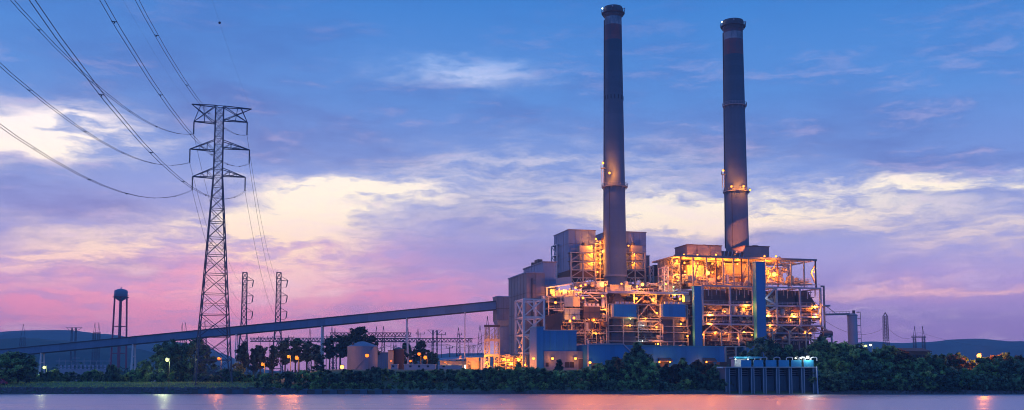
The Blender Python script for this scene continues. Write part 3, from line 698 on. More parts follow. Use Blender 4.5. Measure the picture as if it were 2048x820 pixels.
# ------------------------------------------------------------------ absorber towers behind the left unit
def absorber(pnear, pright, ytop, ybot, tt, back, label, cols, seed):
    s0, s1, t0, t1, zb, zt = blk(pnear, pright, ytop, ybot, tt, t1=None if back else tt + 22, back=back)
    o = thing('absorber_tower', PL(s0, t0, PLATEAU), label, 'tower')
    zm = zat(540, pnear, tt)
    MB().ob(s0, s1, t0, t1, zm, zt).build('wall', 'clad', o); joints(o, (s0, s1, t0, t1, zm, zt), 'mauve', 2.6, 5.0)
    MB().ob(s0 - .2, s1 + .2, t0 - .2, t1 + .2, zt, zt + .4).build('roof_edge', 'mauve', o)
    MB().quads([PL(s0 + 1, t0 + .5, zb), PL(s1 - 1, t0 + .5, zb), PL(s1 - 1, t1 - 1, zb), PL(s0 + 1, t1 - 1, zb), PL(s0 + .2, t0 + .2, zm - .01), PL(s1 - .2, t0 + .2, zm - .01), PL(s1 - .2, t1 - .2, zm - .01), PL(s0 + .2, t1 - .2, zm - .01)]).build('hopper', 'brown', o)
    return o, (s0, s1, t0, t1, zb, zm, zt)
def absorber_front(o, cols, tt, tb):
    """steel and ducts on the face of a tower"""
    ss = [sat(p, 530, tt) for p in cols]
    zs = [zat(y, cols[0], tt) for y in (585, 570, 554, 538.5, 521.5, 503.5)]
    frame(o, ss, [tt], zs[2:], .5, 'cream', foot=zs[0])
    for j in (2, 3, 4):
        e, g_ = zs[j], zs[j + 1]
        MB().bar(PL(ss[0], tt, e), PL(ss[0] + (ss[1] - ss[0]) * 1.0, tt, g_), .34).build('brace', 'cream', o)
        MB().bar(PL(ss[-1], tt, e), PL(ss[-2], tt, g_), .34).build('brace', 'cream', o)
    n = 6
    for i in range(n):                                 # truss below
        a = ss[0] + (ss[-1] - ss[0]) * i / n; c_ = ss[0] + (ss[-1] - ss[0]) * (i + 1) / n
        MB().bar(PL(a, tt, zs[1] if i % 2 else zs[2]), PL(c_, tt, zs[2] if i % 2 else zs[1]), .32).build('brace', 'cream', o)
    MB().bar(PL(ss[0], tt, zs[1]), PL(ss[-1], tt, zs[1]), .4).build('beam', 'cream', o)
    for (y0, y1) in ((489, 502), (505, 519), (523, 537)):     # stacked inlet ducts
        z1_, z0_ = zat(y0, cols[0], tt), zat(y1, cols[0], tt)
        MB().ob(ss[0] + (ss[-1] - ss[0]) * .42, ss[-1] - .3, tt + 2.0, tb - .01, z0_, z1_).build('duct', 'ochre', o)
        MB().ob(ss[0] + .1, ss[-1] - .1, tt + .3, tb - .02, z0_ - .55, z0_ - .15).build('walkway', 'darksteel', o)
        rail(o, ss[0], ss[-1], tt - .1, z0_ - .1)
o, X = absorber(1137, 1191, 460, 556, 30, 1108, 'blue-grey boxy tower left of the taller chimney', None, 1)
absorber_front(o, [1142, 1166, 1190], 25, 30)
# stair frame on its left side
sL, tL0, tL1 = X[0] - 1.2, X[2] + (X[3] - X[2]) * .62, X[3]
zz = [zat(y, 1110, 45) for y in (562, 549, 531, 511, 490)]
for tt in (tL0, tL1): MB().ob(sL - .25, sL + .25, tt - .25, tt + .25, zz[0] - 8, zz[-1]).build('column', 'white', o)
for a, c_ in zip(zz, zz[1:]):
    MB().bar(PL(sL, tL0, c_), PL(sL, tL1, c_), .4).build('beam', 'white', o); MB().bar(PL(sL, tL0, a), PL(sL, tL1, c_), .3).build('brace', 'white', o)
    MB().ob(sL, X[0] - .01, tL0, tL1, c_ - .15, c_ + .05).build('landing', 'steel', o)
o, X = absorber(1216, 1292, 463, 556, 30, None, 'blue-grey boxy tower right of the taller chimney', None, 2)
absorber_front(o, [1250, 1270, 1290], 25, 30)
def plume_pipe(px, py, t, parent):                       # small relief stack with a raked arm
    P = PW(px, py, t); MB().lathe(P, [(.5, -.5), (.9, 0), (.9, 1.0), (.4, 1.3)], 12).build('relief_valve', 'darksteel', parent)
    MB().tube(P + Vector((0, 0, 1)), P + Vector((-1.2, 0, 5.0)), .16).build('vent_arm', 'lilac', parent)
plume_pipe(1266, 491, 28, o); plume_pipe(1167, 491, 28, o)
# small blocks between the two units
o = thing('elevator_shaft', PL(sat(1293, 740, 34), 34, PLATEAU), 'slim purple-grey shaft at the right of the right boxy tower', 'tower')
MB().ob(*blk(1292.6, 1299, 512, 600, 34, t1=42)).build('wall', 'mauve', o); B = blk(1293, 1299, 512, 600, 34, t1=42); MB().ob(B[0] - .4, B[1] + .2, B[2] - .2, B[3] + .2, B[5], B[5] + .3).build('roof_edge', 'clad', o)
MB().ob(B[0] + .4, B[1] - .4, B[2] + .4, B[3] - .4, PLATEAU - .5, B[4]).build('base', 'darksteel', o)
o = thing('fan_house', PL(sat(1309, 740, 30), 30, PLATEAU), 'dark hooded block over an ochre wall between the two units', 'building')
B = blk(1308, 1330, 533, 552, 30, t1=44); MB().ob(*B).build('upper_wall', 'casing', o); MB().ob(B[0], B[1] + 1, B[2] + .3, B[3], PLATEAU - .5, B[4] - .002).build('lower_wall', 'ochre', o)
MB().ob(B[0] + 1.2, B[0] + 3.2, B[2] + 2, B[3] - 3, B[5], B[5] + 1.0).build('roof_vent', 'darksteel', o)
o = thing('link_frame', PL(sat(1300, 740, 26), 26, PLATEAU), 'small braced steel frame right of the slim purple-grey shaft', 'frame')
zs = [zat(y, 1300, 26) for y in (566, 549, 532)]; frame(o, [sat(1300, 540, 26), sat(1307, 540, 26)], [26, 31], zs, .4, 'white', foot=PLATEAU - .5, xb=((0, 0), (0, 1)))
# brightly lit stair tower left of the chimney
o = thing('lit_stair_tower', PL(sat(1190, 740, 27), 27, PLATEAU), 'orange-lit open stair tower squeezed between boxy tower and chimney', 'tower')
ss = [sat(p, 520, 27) for p in (1191.5, 1200, 1210)]; zs = [zat(y, 1191, 27) for y in (556, 545, 535, 525, 515, 505, 495, 486)]
frame(o, ss, [27, 33], zs, .35, 'cream', foot=PLATEAU - .5)
for i, (a, c_) in enumerate(zip(zs, zs[1:])):
    MB().bar(PL(ss[i % 2], 29, a), PL(ss[i % 2 + 1], 29, c_), .8, .25).build('stair_flight', 'cream', o); MB().ob(ss[0], ss[-1], 30, 33, c_ - .2, c_ - .05).build('landing', 'cream', o); rail(o, ss[0], ss[-1], 26.7, c_)
MB().ob(ss[0] + .1, ss[-1], 33.3, 34, zs[0], zs[-1]).build('back_panel', 'ochre', o)
MB().tube(PL(ss[-1] - .5, 28, zs[-1] - 2), PL(ss[-1] - .5, 28, zs[-1] + 2.2), .8, n=12).build('vent_stack', 'rust', o)

# ------------------------------------------------------------------ left unit: decks, blue hoods, boxes
o = thing('left_boiler_unit', PL(sat(1216, 740, 0), 0, PLATEAU), 'left generating unit: lit decks, pipework and two blue fan housings', 'power unit')
LU = o
ztop = zat(581, 1216, 2)
sD0, sD1 = sat(1214, 583, 2), sat(1378, 583, 2)
MB().ob(sD0, sD1, 2, 4, ztop - 1.0, ztop).build('deck_girder', 'lilac', o); MB().ob(sD0, sD1, 4.002, 24, ztop - .45, ztop - .1).build('deck', 'steel', o)
rail(o, sD0, sD1, 2.1, ztop, 'white')
# floors and columns below the deck
cols = [1217, 1246, 1276, 1320, 1347, 1375]; ss = [sat(p, 620, 0) for p in cols]
zs = [zat(y, 1217, 0) for y in (681, 662, 650, 635, 607)]
frame(o, ss, [0, 10], zs, .36, 'steel', foot=PLATEAU - .5)
for j in range(len(zs)): MB().ob(ss[0], ss[-1], .5, 9.5, zs[j] - .55, zs[j] - .40).build('floor_plate', 'darksteel', o)
for z in zs[:4]: rail(o, ss[0], ss[-1], -.15, z, 'darksteel')
for s in ss: MB().ob(s - .25, s + .25, 4, 4.5, zs[-1], ztop - 1.0).build('column', 'cream', o)
for i in (2,): 
    MB().bar(PL(ss[2], .2, zs[3]), PL((ss[2] + ss[3]) / 2, .2, zs[4]), .35).build('brace', 'cream', o); MB().bar(PL(ss[3], .2, zs[3]), PL((ss[2] + ss[3]) / 2, .2, zs[4]), .35).build('brace', 'cream', o)
    MB().bar(PL(ss[2], 3, zs[4]), PL((ss[2] + ss[3]) / 2, 3, ztop - 1), .4).build('brace', 'cream', o); MB().bar(PL(ss[3], 3, zs[4]), PL((ss[2] + ss[3]) / 2, 3, ztop - 1), .4).build('brace', 'cream', o)
for p0, p1 in ((1228, 1273), (1326.5, 1371)):          # blue fan housings with dark hoods above
    B = blk(p0, p1, 608.5, 633, -1.2, t1=9); h = MB().ob(*B).build('fan_housing', 'blue', o, label='blue fan housing')
    MB().ob(B[0] - .9, B[0] - .02, -.9, 8, B[4], B[5]).build('side_panel', 'lilac', h); MB().ob(B[0] - 1.0, B[1] + .15, B[2] - .15, B[3], B[4] - .25, B[4] - .002).build('sill', 'cream', h)
    MB().ob(B[0] - .1, B[1] + .1, B[2] - .12, B[3], B[5], B[5] + .2).build('top_edge', 'lilac', h)
    for i in range(4):
        s = B[0] + 1.4 + i * (B[1] - B[0] - 3) / 3.2; MB().ob(s, s + 1.3, .2, 1.4, B[5] + .22, B[5] + 1.2).build('fan_motor', 'lilac', h)
    a, c_ = B[0] + .2, B[1] - 3.0; z0_, z1_ = B[5] + .2, ztop - 1.1
    MB().quads([PL(a, 2, z0_), PL(c_, 2, z0_), PL(c_, 9, z0_), PL(a, 9, z0_), PL(a + 2.2, 3.5, z1_), PL(c_ - 2.2, 3.5, z1_), PL(c_ - 2.2, 8, z1_), PL(a + 2.2, 8, z1_)]).build('hood', 'casing', o)
    MB().ob(B[0], B[1] - .5, .6, 9, zs[1] + .1, B[4] - .6).build('casing', 'darkblue', o); MB().ob(B[0] - .6, B[1], .6, 9, PLATEAU + 3, zs[1] - .7).build('casing', 'darkblue', o)
# back wall closing the unit
MB().ob(sat(1165, 640, 24), sat(1382, 640, 24), 24.2, 25, PLATEAU - .5, ztop - .5).build('back_wall', 'brown', o)
clutter(o, 1218, 1372, 588, 606, 4.5, 20, 46, 11); clutter(o, 1218, 1372, 610, 634, 10, 20, 40, 12); clutter(o, 1218, 1372, 638, 686, 1.0, 9, 70, 13, ('darksteel', 'darksteel', 'steel', 'rust', 'casing')); clutter(o, 1274, 1324, 610, 660, .5, 9, 42, 14)
clutter(o, 1216, 1378, 688, 706, -6, 6, 46, 15); clutter(o, 1358, 1383, 590, 680, 0, 10, 40, 24, ('cream', 'cream', 'steel', 'ochre')); clutter(o, 1274, 1326, 640, 684, -.5, 3, 26, 25, ('cream', 'steel', 'lilac'))
# things on the deck: ochre penthouses, sheds
for p0, p1, y0, t0, mt in ((1220, 1248, 570, 8, 'ochre'), (1324, 1345, 570, 8, 'ochre'), (1291, 1324, 572, 12, 'brown'), (1176, 1208, 569, 12, 'darksteel'), (1250, 1262, 571, 6, 'lilac')):
    B = blk(p0, p1, y0, 580, t0, t1=t0 + 8); h = MB().ob(B[0], B[1], B[2], B[3], ztop - .09 if p0 > 1210 else B[4] - 1.5, B[5]).build('penthouse', mt, o); MB().ob(B[0] - .3, B[1] + .3, B[2] - .3, B[3] + .3, B[5], B[5] + .25).build('roof', 'steel', h)
clutter(o, 1255, 1325, 560, 578, 6, 18, 34, 16)
# left wing of the unit
o = thing('left_wing_unit', PL(sat(1095, 740, -2), -2, PLATEAU), 'lit tangle of decks, boxes and pipes behind the blue workshop', 'power unit')
zr = zat(573, 1093, 4)
q0, q1, q2, q3 = PW(1092, 575, 2), PW(1143, 567, 2), PW(1143, 553, 24), PW(1113, 556, 24)
MB().prism([q0, q1, q2, q3], (0, 0, -.4)).build('canopy_roof', 'steel', o); MB().bar(q0 + Vector((0, -.3, -.2)), q1 + Vector((0, -.3, -.2)), .5).build('canopy_trim', 'white', o)
cols = [1097, 1122, 1143, 1170, 1213]; ss = [sat(p, 620, 0) for p in cols]; zs = [zat(y, 1097, 0) for y in (690, 664, 643, 616, 592)]
frame(o, ss, [0, 11], zs, .45, 'cream', foot=PLATEAU - .5)
for s in ss[:3]: MB().ob(s - .2, s + .2, 2, 2.4, zs[-1], zr - .6).build('column', 'white', o)
for z in zs[1:]:
    MB().ob(ss[0], ss[-1], .5, 10.5, z - .55, z - .4).build('floor_plate', 'steel', o); rail(o, ss[0], ss[-1], -.2, z, 'cream')
for p0, p1, y0, y1, t0, mt in ((1129, 1146, 594, 613, -1.5, 'clad'), (1146.2, 1160, 594, 613, -1.2, 'ochre'), (1129, 1160, 617, 640, -1.5, 'clad'), (1112, 1128, 597, 628, 3, 'mauve'), (1168, 1200, 613, 636, -1.5, 'brown'), (1195, 1212, 640, 668, 2, 'brown')):
    B = blk(p0, p1, y0, y1, t0, t1=t0 + 8); h = MB().ob(*B).build('equipment_box', mt, o); joints(o, B, 'darksteel', 2.0, 2.2, False); MB().ob(B[0] - .15, B[1] + .15, B[2] - .15, B[3] + .1, B[5], B[5] + .2).build('top_edge', 'cream', h)
for i in range(4):
    s = sat(1170 + i * 8, 610, -1); z = zat(612.5, 1170, -1); MB().ob(s, s + 1.1, -.5, 1, z, z + 1.2).build('fan_motor', 'white', o)
B = blk(1087, 1127, 628, 650, -6, t1=4); zb = zat(663, 1087, -6)
MB().quads([PL(B[0] + 2.5, -4, zb), PL(B[1] - .5, -4, zb), PL(B[1] - .5, 3, zb), PL(B[0] + 2.5, 3, zb), PL(B[0], -6, B[5] - 1), PL(B[1], -6, B[5] + 1), PL(B[1], 4, B[5] + 1), PL(B[0], 4, B[5] - 1)]).build('hopper', 'brown', o)
MB().ob(sat(1090, 650, 22), sat(1214, 650, 22), 22, 22.8, PLATEAU - .5, zr - 3).build('back_wall', 'brown', o)
MB().bar(PW(1171, 583, -.5), PW(1196, 602, -.5), 1.0, .3).build('stair_flight', 'white', o); MB().ob(sat(1170, 583, -1), sat(1215, 583, -1), -1, 3, zat(584, 1170, -1) - .5, zat(584, 1170, -1)).build('deck', 'white', o); rail(o, sat(1170, 583, -1), sat(1215, 583, -1), -1, zat(584, 1170, -1), 'white')
clutter(o, 1096, 1168, 578, 596, 0, 12, 50, 17, ('cream', 'white', 'ochre', 'steel')); clutter(o, 1090, 1214, 590, 640, -1, 11, 100, 18, ('cream', 'white', 'ochre', 'steel', 'lilac')); clutter(o, 1140, 1214, 640, 692, -1, 9, 90, 19); clutter(o, 1098, 1142, 645, 690, 0, 10, 26, 20, ('darksteel', 'brown', 'rust', 'steel'))
clutter(o, 1155, 1215, 560, 580, 4, 14, 26, 23, ('cream', 'white', 'ochre'))

# ------------------------------------------------------------------ right unit
o = thing('right_boiler_unit', PL(sat(1405, 740, 0), 0, PLATEAU), 'wide open steel frame of the right unit with dark hoppers and zigzag struts', 'power unit')
cols = [1405, 1460, 1506, 1553, 1600, 1641]; ss = [sat(p, 600, 0) for p in cols]
zs = [zat(y, 1405, 0) for y in (646, 628.5, 607, 569.5)]
frame(o, ss, [0, 26], zs, .75, 'lilac', foot=zs[0] - 1)
for z in zs: rail(o, ss[0], ss[-1], -.5, z + .02, 'lilac')
for z in zs[:3]: MB().ob(ss[0], ss[-1], .5, 25, z - .75, z - .55).build('floor_plate', 'darksteel', o)
rg = random.Random(5)
for i in range(5):                                     # insulated hoppers: a dark casing in each bay
    a, c_ = ss[i] + .6, ss[i + 1] - .6
    tz = zs[3] - 1.2
    m = MB()
    if i == 4: m.quads([PL(a, 3, zs[2]), PL(c_ + .6, 3, zs[2]), PL(c_ + .6, 24, zs[2]), PL(a, 24, zs[2]), PL(a, 3, tz), PL(c_ - 3.6, 3, tz), PL(c_ - 3.6, 24, tz), PL(a, 24, tz)])
    else: m.ob(a, c_, 3, 24, zs[2], tz - rg.uniform(0, 1))
    m.build('hopper_casing', 'casing', o)
    for j in range(7):                                 # hanging hangers and down-pipes in front of the casing
        s = a + (c_ - a) * (j + rg.random()) / 7; MB().tube(PL(s, 1.2, zs[3] - .8), PL(s, 1.2, zs[3] - rg.uniform(2.5, 6)), rg.uniform(.10, .2)).build('hanger', rg.choice(('lilac', 'steel', 'brown')), o)
    MB().ob(a, c_, 5, 24, zs[1] + .05, zs[2] - .8).build('duct_casing', 'casing', o); MB().ob(a, c_, 7, 24, zs[0] + .05, zs[1] - .8).build('duct_casing', 'brown', o)
    MB().ob(a, c_, 9, 24, PLATEAU + 4, zs[0] - .8).build('lower_casing', 'casing', o)
    for j in range(3):                                 # stiffener ribs on the casings
        z = zs[2] + 1.5 + j * 2.1; MB().ob(a, c_ - (2.6 * j / 3 if i == 4 else 0), 2.75, 2.999, z, z + .25).build('stiffener', 'darksteel', o)
# zigzag struts and legs under the lowest floor
zA, zB, zC = zs[0] - .7, zat(664, 1405, 0), zat(688, 1405, 0)
n = 14; st = [ss[0] + (ss[-1] - ss[0]) * i / n for i in range(n + 1)]
for i in range(n):
    if i in (6,): continue
    a, c_ = st[i], st[i + 1]
    if i % 2 == 0: MB().bar(PL(c_, -.6, zA), PL(a, -.6, zB), .34).build('strut', 'cream', o)
    else: MB().bar(PL(a, -.6, zA), PL(c_ + (c_ - a) * .5, -.6, zB - .4), .4).build('strut', 'cream', o)
    if i % 2 == 0: MB().bar(PL(a, -.6, zB), PL(a + .4, -.6, PLATEAU - .5), .5).build('leg', 'cream', o); MB().bar(PL(a, 6, zA), PL(a + 1.5, 6, PLATEAU - .5), .5).build('leg', 'lilac', o)
MB().bar(PL(ss[0], -.3, zB), PL(ss[-1], -.3, zB), .4).build('beam', 'lilac', o); MB().bar(PL(ss[0], 2.5, zB - 2.5), PL(ss[-1], 2.5, zB - 2.5), .5).build('beam', 'lilac', o)
rail(o, ss[0], ss[-1] + 3, -6, PLATEAU + 2.2, 'brown'); MB().ob(ss[0], ss[-1] + 3, -6, -2, PLATEAU - .5, PLATEAU + 2.2).build('plinth', 'brown', o)
for k_, (p0, p1, y0, y1, t0, t1, n_) in enumerate(((1407, 1506, 610, 645, .5, 4.5, 60), (1532, 1640, 610, 645, .5, 4.5, 66), (1407, 1506, 648, 688, .5, 8, 64), (1532, 1640, 648, 688, .5, 8, 66), (1532, 1552, 580, 680, .8, 6, 46), (1480, 1505, 612, 645, .2, 3.5, 26))):
    clutter(o, p0, p1, y0, y1, t0, t1, n_, 31 + k_, ('cream', 'steel', 'ochre', 'rust', 'brown'))
# braces beside the blue stair tower
for y0, y1, p0, p1 in ((597, 575, 1531, 1551), (597, 610, 1531, 1552), (625, 615, 1531, 1551)): MB().bar(PW(p0, y0, -.3), PW(p1, y1, -.3), .7).build('brace', 'lilac', o)
# right end bay
z2 = [zat(y, 1641, 0) for y in (668, 612, 607, 571)]
s1e = sat(1648, 600, 0); se = ss[-1]
MB().ob(s1e - .3, s1e + .3, -.3, .3, z2[0], z2[3]).build('column', 'mauve', o); MB().bar(PL(se + .3, 0, z2[3] - .3), PL(s1e, 0, z2[3] - .3), .6).build('beam', 'mauve', o); MB().ob(se + .4, s1e + 2.4, -1, 8, z2[1] - .2, z2[1] + .5).build('landing', 'lilac', o)
MB().bar(PL(se + .4, 0, zat(590, 1641, 0)), PL(s1e - .3, 0, zat(590, 1641, 0)), .25).build('beam', 'mauve', o); MB().bar(PL(se, -.3, zA), PL(se + 4.6, -.3, zB), .6).build('strut', 'cream', o)
P = PW(1653, 668, 0); MB().tube(P + UV_U * -2.2, P + UV_U * 2.2, 1.5, n=16).build('drum', 'darksteel', o)
MB().path([PW(1650, 676, -1), PW(1663, 668, -1), PW(1664, 690, -1)], .4, 8).build('pipe', 'steel', o); MB().path([PW(1664, 690, -1), PW(1686, 690, -1)], .25, 8).build('pipe', 'lilac', o)
MB().ob(se, se + 3.5, 1, 14, PLATEAU - .5, zB - 4).build('end_casing', 'brown', o); MB().ob(se + 1, s1e - .5, .5, 2, PLATEAU, zA).build('duct', 'brown', o)

# lit upper house with open front
o = thing('lit_upper_house', PL(sat(1345, 740, 3), 3, PLATEAU), 'glowing orange open-fronted upper storey of the right unit', 'power unit')
pc = [1362, 1386, 1413, 1432, 1446, 1467, 1483, 1497, 1530, 1555, 1582, 1608, 1631]
ss2 = [sat(p, 540, 3) for p in pc]; zf_, zr_ = zs[3] + .05, zat(515, 1405, 3)
for i, s in enumerate(ss2): MB().ob(s - .26, s + .26, 2.74, 3.26, zf_, zr_ - .01).build('column', 'cream' if i % 3 else 'rust', o)
for s in (ss2[0], ss2[5], ss2[9], ss2[-1]): MB().ob(s - .3, s + .3, 25.7, 26.3, zf_, zr_ - .01).build('column', 'cream', o)
MB().ob(ss2[0] - 3, ss2[-1] + .5, 2.4, 3.4, zr_, zr_ + .8).build('roof_beam', 'mauve', o); MB().ob(ss2[0] - 3, ss2[9] + 2, 3.5, 27, zr_ + .02, zr_ + .5).build('roof', 'cream', o)
for i in range(9, 13): MB().bar(PL(ss2[i], 3.4, zr_ + .4), PL(ss2[i], 26, zr_ + .4), .5).build('roof_joist', 'cream', o)
for i in range(3): MB().bar(PL(ss2[9] + 2, 8 + 8 * i, zr_ + .2), PL(ss2[-1], 8 + 8 * i, zr_ + .2), .45).build('roof_joist', 'cream', o)
MB().ob(ss2[0] - 3, ss2[8] + 7, 20, 20.6, zf_, zr_).build('back_wall', 'ochre', o)
for i in range(15):                                    # casing seams of the back wall
    s = ss2[0] - 3 + (ss2[8] + 10 - ss2[0]) * (i + .5) / 15; MB().ob(s - .13, s + .13, 19.8, 19.998, zf_, zr_ - .1).build('wall_rib', 'brown', o)
B = blk(1450, 1500, 526, 566, 13, t1=19.5); MB().ob(B[0], B[1], B[2], B[3], zf_, B[5]).build('casing', 'ochre', o)
B = blk(1375, 1408, 530, 566, 11, t1=17); MB().ob(B[0], B[1], B[2], B[3], zf_, B[5]).build('casing', 'ochre', o)
for a, c_, y0, y1 in ((1386, 1395, 567, 530), (1395, 1386, 530, 518), (1445, 1452, 518, 566), (1497, 1506, 520, 566), (1497, 1480, 518, 566), (1578, 1584, 540, 566), (1532, 1556, 566, 518)): MB().bar(PW(a, y0, 5), PW(c_, y1, 5), .4).build('brace', 'cream', o)
MB().bar(PW(1631, 528, 6), PW(1622, 545, 6), .5).build('brace', 'cream', o); MB().bar(PW(1622, 545, 6), PW(1630, 566, 6), .5).build('brace', 'cream', o)
clutter(o, 1346, 1500, 545, 567, 5, 13, 60, 41, ('cream', 'ochre', 'white', 'rust')); clutter(o, 1350, 1500, 518, 545, 12, 19, 34, 42, ('cream', 'ochre')); clutter(o, 1530, 1582, 530, 567, 6, 19, 44, 43, ('cream', 'ochre', 'white')); clutter(o, 1560, 1608, 516, 524, 5, 20, 16, 44, ('cream', 'ochre')); clutter(o, 1582, 1628, 560, 567, 4, 16, 20, 45, ('cream', 'ochre'))
rail(o, ss2[0] - 3, ss2[-1], 2.2, zf_ + .3, 'cream')
# side bay with pipe bends at its left
o = thing('lit_side_frame', PL(sat(1328, 740, 8), 8, PLATEAU), 'lit braced frame with curved pipes at the left of the orange upper storey', 'frame')
ss3 = [sat(p, 540, 8) for p in (1328, 1336, 1344, 1360)]; zs3 = [zat(y, 1328, 8) for y in (580, 565, 549, 533)]
frame(o, ss3[:2], [8, 14], zs3, .4, 'white', foot=PLATEAU - .5, xb=((0, 0), (0, 1), (0, 2)))
zs4 = [zat(y, 1340, 8) for y in (580, 565, 549, 532, 515)]
frame(o, ss3[2:], [8, 16], zs4, .42, 'cream', foot=PLATEAU - .5)
for px, y0 in ((1353, 534), (1352, 556)):
    P = PW(px, y0, 7); pts = [P + UV_U * (1.4 * math.cos(R(a))) + Vector((0, 0, 1.6 * math.sin(R(a)))) for a in range(200, -100, -30)]; MB().path(pts, .38, 8).build('pipe_bend', 'cream', o)
MB().ob(ss3[2] - 1, ss3[3], 17, 17.6, zs4[0], zs4[-1]).build('back_panel', 'ochre', o); clutter(o, 1340, 1362, 516, 580, 9, 16, 40, 46, ('cream', 'ochre', 'white'))
# roof houses
o = thing('roof_house', PL(sat(1374, 740, 16), 16, zr_), 'long brown roof house left of the shorter chimney', 'roof house')
B = blk(1374, 1443, 490, 512, 17, back=1350); MB().ob(B[0], B[1], B[2], B[3], zr_ + .6, B[5]).build('wall', 'mauve', o); MB().ob(B[0] - .25, B[1] + .25, B[2] - .25, B[3] + .25, B[5], B[5] + .35).build('roof_edge', 'brown', o)
for px in (1394, 1420): s = sat(px, 500, 17); MB().ob(s - .12, s + .12, 16.85, 16.998, zr_ + .6, B[5] - .01).build('corner_strip', 'brown', o)
for i in range(3): s = B[0] + 3 + i * 6; MB().ob(s, s + 1, 20, 24, B[5] + .36, B[5] + .9).build('roof_vent', 'casing', o)
o = thing('roof_house', PL(sat(1498, 740, 22), 22, zr_), 'short brown roof house right of the shorter chimney', 'roof house')
B = blk(1488, 1538, 492.5, 514, 24, t1=36); MB().ob(B[0], B[1], B[2], B[3], zr_ + .6, B[5]).build('wall', 'mauve', o); MB().ob(B[0] - .25, B[1] + .25, B[2] - .25, B[3] + .25, B[5], B[5] + .35).build('roof_edge', 'brown', o)
s = sat(1508, 490, 25); MB().ob(s, s + 2.6, 26, 29, B[5] + .36, B[5] + .9).build('roof_vent', 'casing', o)
o = thing('breeching_duct', PL(sat(1448, 740, 26), 26, zr_), 'dark sloping duct joining the roof house to the shorter chimney', 'duct')
a, c_ = sat(1441, 505, 24), sat(1496, 505, 24); zq = zat(502, 1448, 24)
MB().quads([PL(a, 24, zr_ + .6), PL(c_, 24, zr_ + .6), PL(c_, 39, zr_ + .6), PL(a, 39, zr_ + .6), PL(a + 2.5, 25, zq), PL(c_ - 2, 25, zq), PL(c_ - 2, 39, zq + 2), PL(a + 2.5, 39, zq + 2)]).build('duct_body', 'casing', o)
for i in range(7): s = a + (c_ - a) * (i + .5) / 7; MB().bar(PL(s, 23.8, zr_ + .6), PL(s + 1.3, 24.6, zq), .3).build('rib', 'lilac', o)

# blue stair towers
for p0, p1, bk, y0, y1, tt, lab in ((1511, 1529.5, 1505, 524, 683, -3.2, 'tallest bright blue stair tower in front of the right unit'), (1388, 1403, 1384, 573, 690, -3, 'shorter blue stair tower between the left and right units')):
    B = blk(p0, p1, y0, y1, tt, back=bk); o = thing('stair_tower', PL(B[0], B[2], PLATEAU), lab, 'tower')
    MB().ob(B[0], B[1], B[2], B[3], PLATEAU - .5, B[5]).build('wall', 'blue', o); MB().ob(B[0] - .12, B[1] + .12, B[2] - .12, B[3] + .12, B[5], B[5] + .3).build('roof_edge', 'teal', o)
    for s in (B[0] + .12, B[1] - .12): MB().ob(s - .13, s + .13, B[2] - .1, B[2] - .002, PLATEAU, B[5] - .05).build('corner_trim', 'teal', o)
    for kx in range(6): z = PLATEAU + 6 + kx * (B[5] - PLATEAU - 6) / 6; MB().ob(B[0] + .3, B[1] - .3, B[2] - .06, B[2] - .003, z, z + .15).build('sheet_lap', 'blue', o)

# ------------------------------------------------------------------ bridge and silo at the right
o = thing('tall_silo', W(1708, 740, 480), 'slim pale grey silo right of the plant', 'silo')
P = W(1706.5, 690, 480); r = 7.2 / F * 480; zt = W(1706, 630, 480).z
x0, x1 = W(1700, 690, 480).x, W(1711, 690, 480).x
MB().lathe((P.x - .1, 480, PLATEAU - .5), [(2.1, 0), (2.1, zt - PLATEAU)], 20).build('silo_shell', 'lilac', o, smooth=False)
MB().lathe((P.x - .1, 480, zt - .5), [(2.1, 0), (2.3, .1), (2.3, .5), (.9, 1.2)], 20).build('roof', 'steel', o); MB().tube((P.x + .6, 480, zt), (P.x + .6, 480, zt + 2.0), .6, n=10).build('filter_stack', 'darksteel', o)
for i in range(9): MB().ob(0, 0, 0, 0, 0, 0) if False else MB().box(P.x + 1.9, P.x + 3.2, 478.4, 481, PLATEAU + 3 + i * 2.9, PLATEAU + 3.2 + i * 2.9).build('landing', 'steel', o)
MB().bar((P.x + 3.1, 478.5, PLATEAU - .5), (P.x + 3.1, 478.5, zt + 1), .18).build('ladder', 'steel', o)
o = thing('pipe_bridge', W(1652, 630, 475), 'thin pipe bridge from the right unit across to the silo', 'bridge')
pa, pb = PW(1652, 629, 1), W(1699, 628, 480)
MB().bar(pa, pb, .5, .8).build('bridge_beam', 'mauve', o); MB().bar(PW(1652, 612, 1), pa + (pb - pa) * .45, .2).build('stay', 'mauve', o)
for i in range(8): p = pa + (pb - pa) * (i / 7); MB().bar(p, p + Vector((0, 0, 1.1)), .1).build('rail_post', 'mauve', o)
MB().bar(pa + Vector((0, 0, 1.1)), pb + Vector((0, 0, 1.1)), .12).build('handrail', 'mauve', o)
o = thing('plant_shed', W(1672, 740, 440), 'pale flat-roofed shed among trees below the silo', 'shed')
a, c_ = W(1664, 712, 440), W(1688, 694, 440); MB().box(a.x, c_.x, 440, 450, PLATEAU - .5, c_.z).build('wall', 'lilac', o); MB().box(a.x - .3, c_.x + .3, 439.6, 450.3, c_.z, c_.z + .4).build('roof', 'clad', o)
for i in range(4): x = a.x + (c_.x - a.x) * (i + .5) / 4; MB().bar((x, 439.4, c_.z + .4), (x, 439.4, c_.z + 1.6), .15).build('rail_post', 'steel', o)
o = thing('rusty_barn', W(1820, 720, 430), 'dark rusty metal barn standing above the right bank trees', 'barn')
a, m_, e = W(1797, 700, 432), W(1818, 700, 424), W(1848, 700, 432); zE, zR, zG = W(1820, 704, 430).z, W(1820, 697, 430).z, PLATEAU - .5
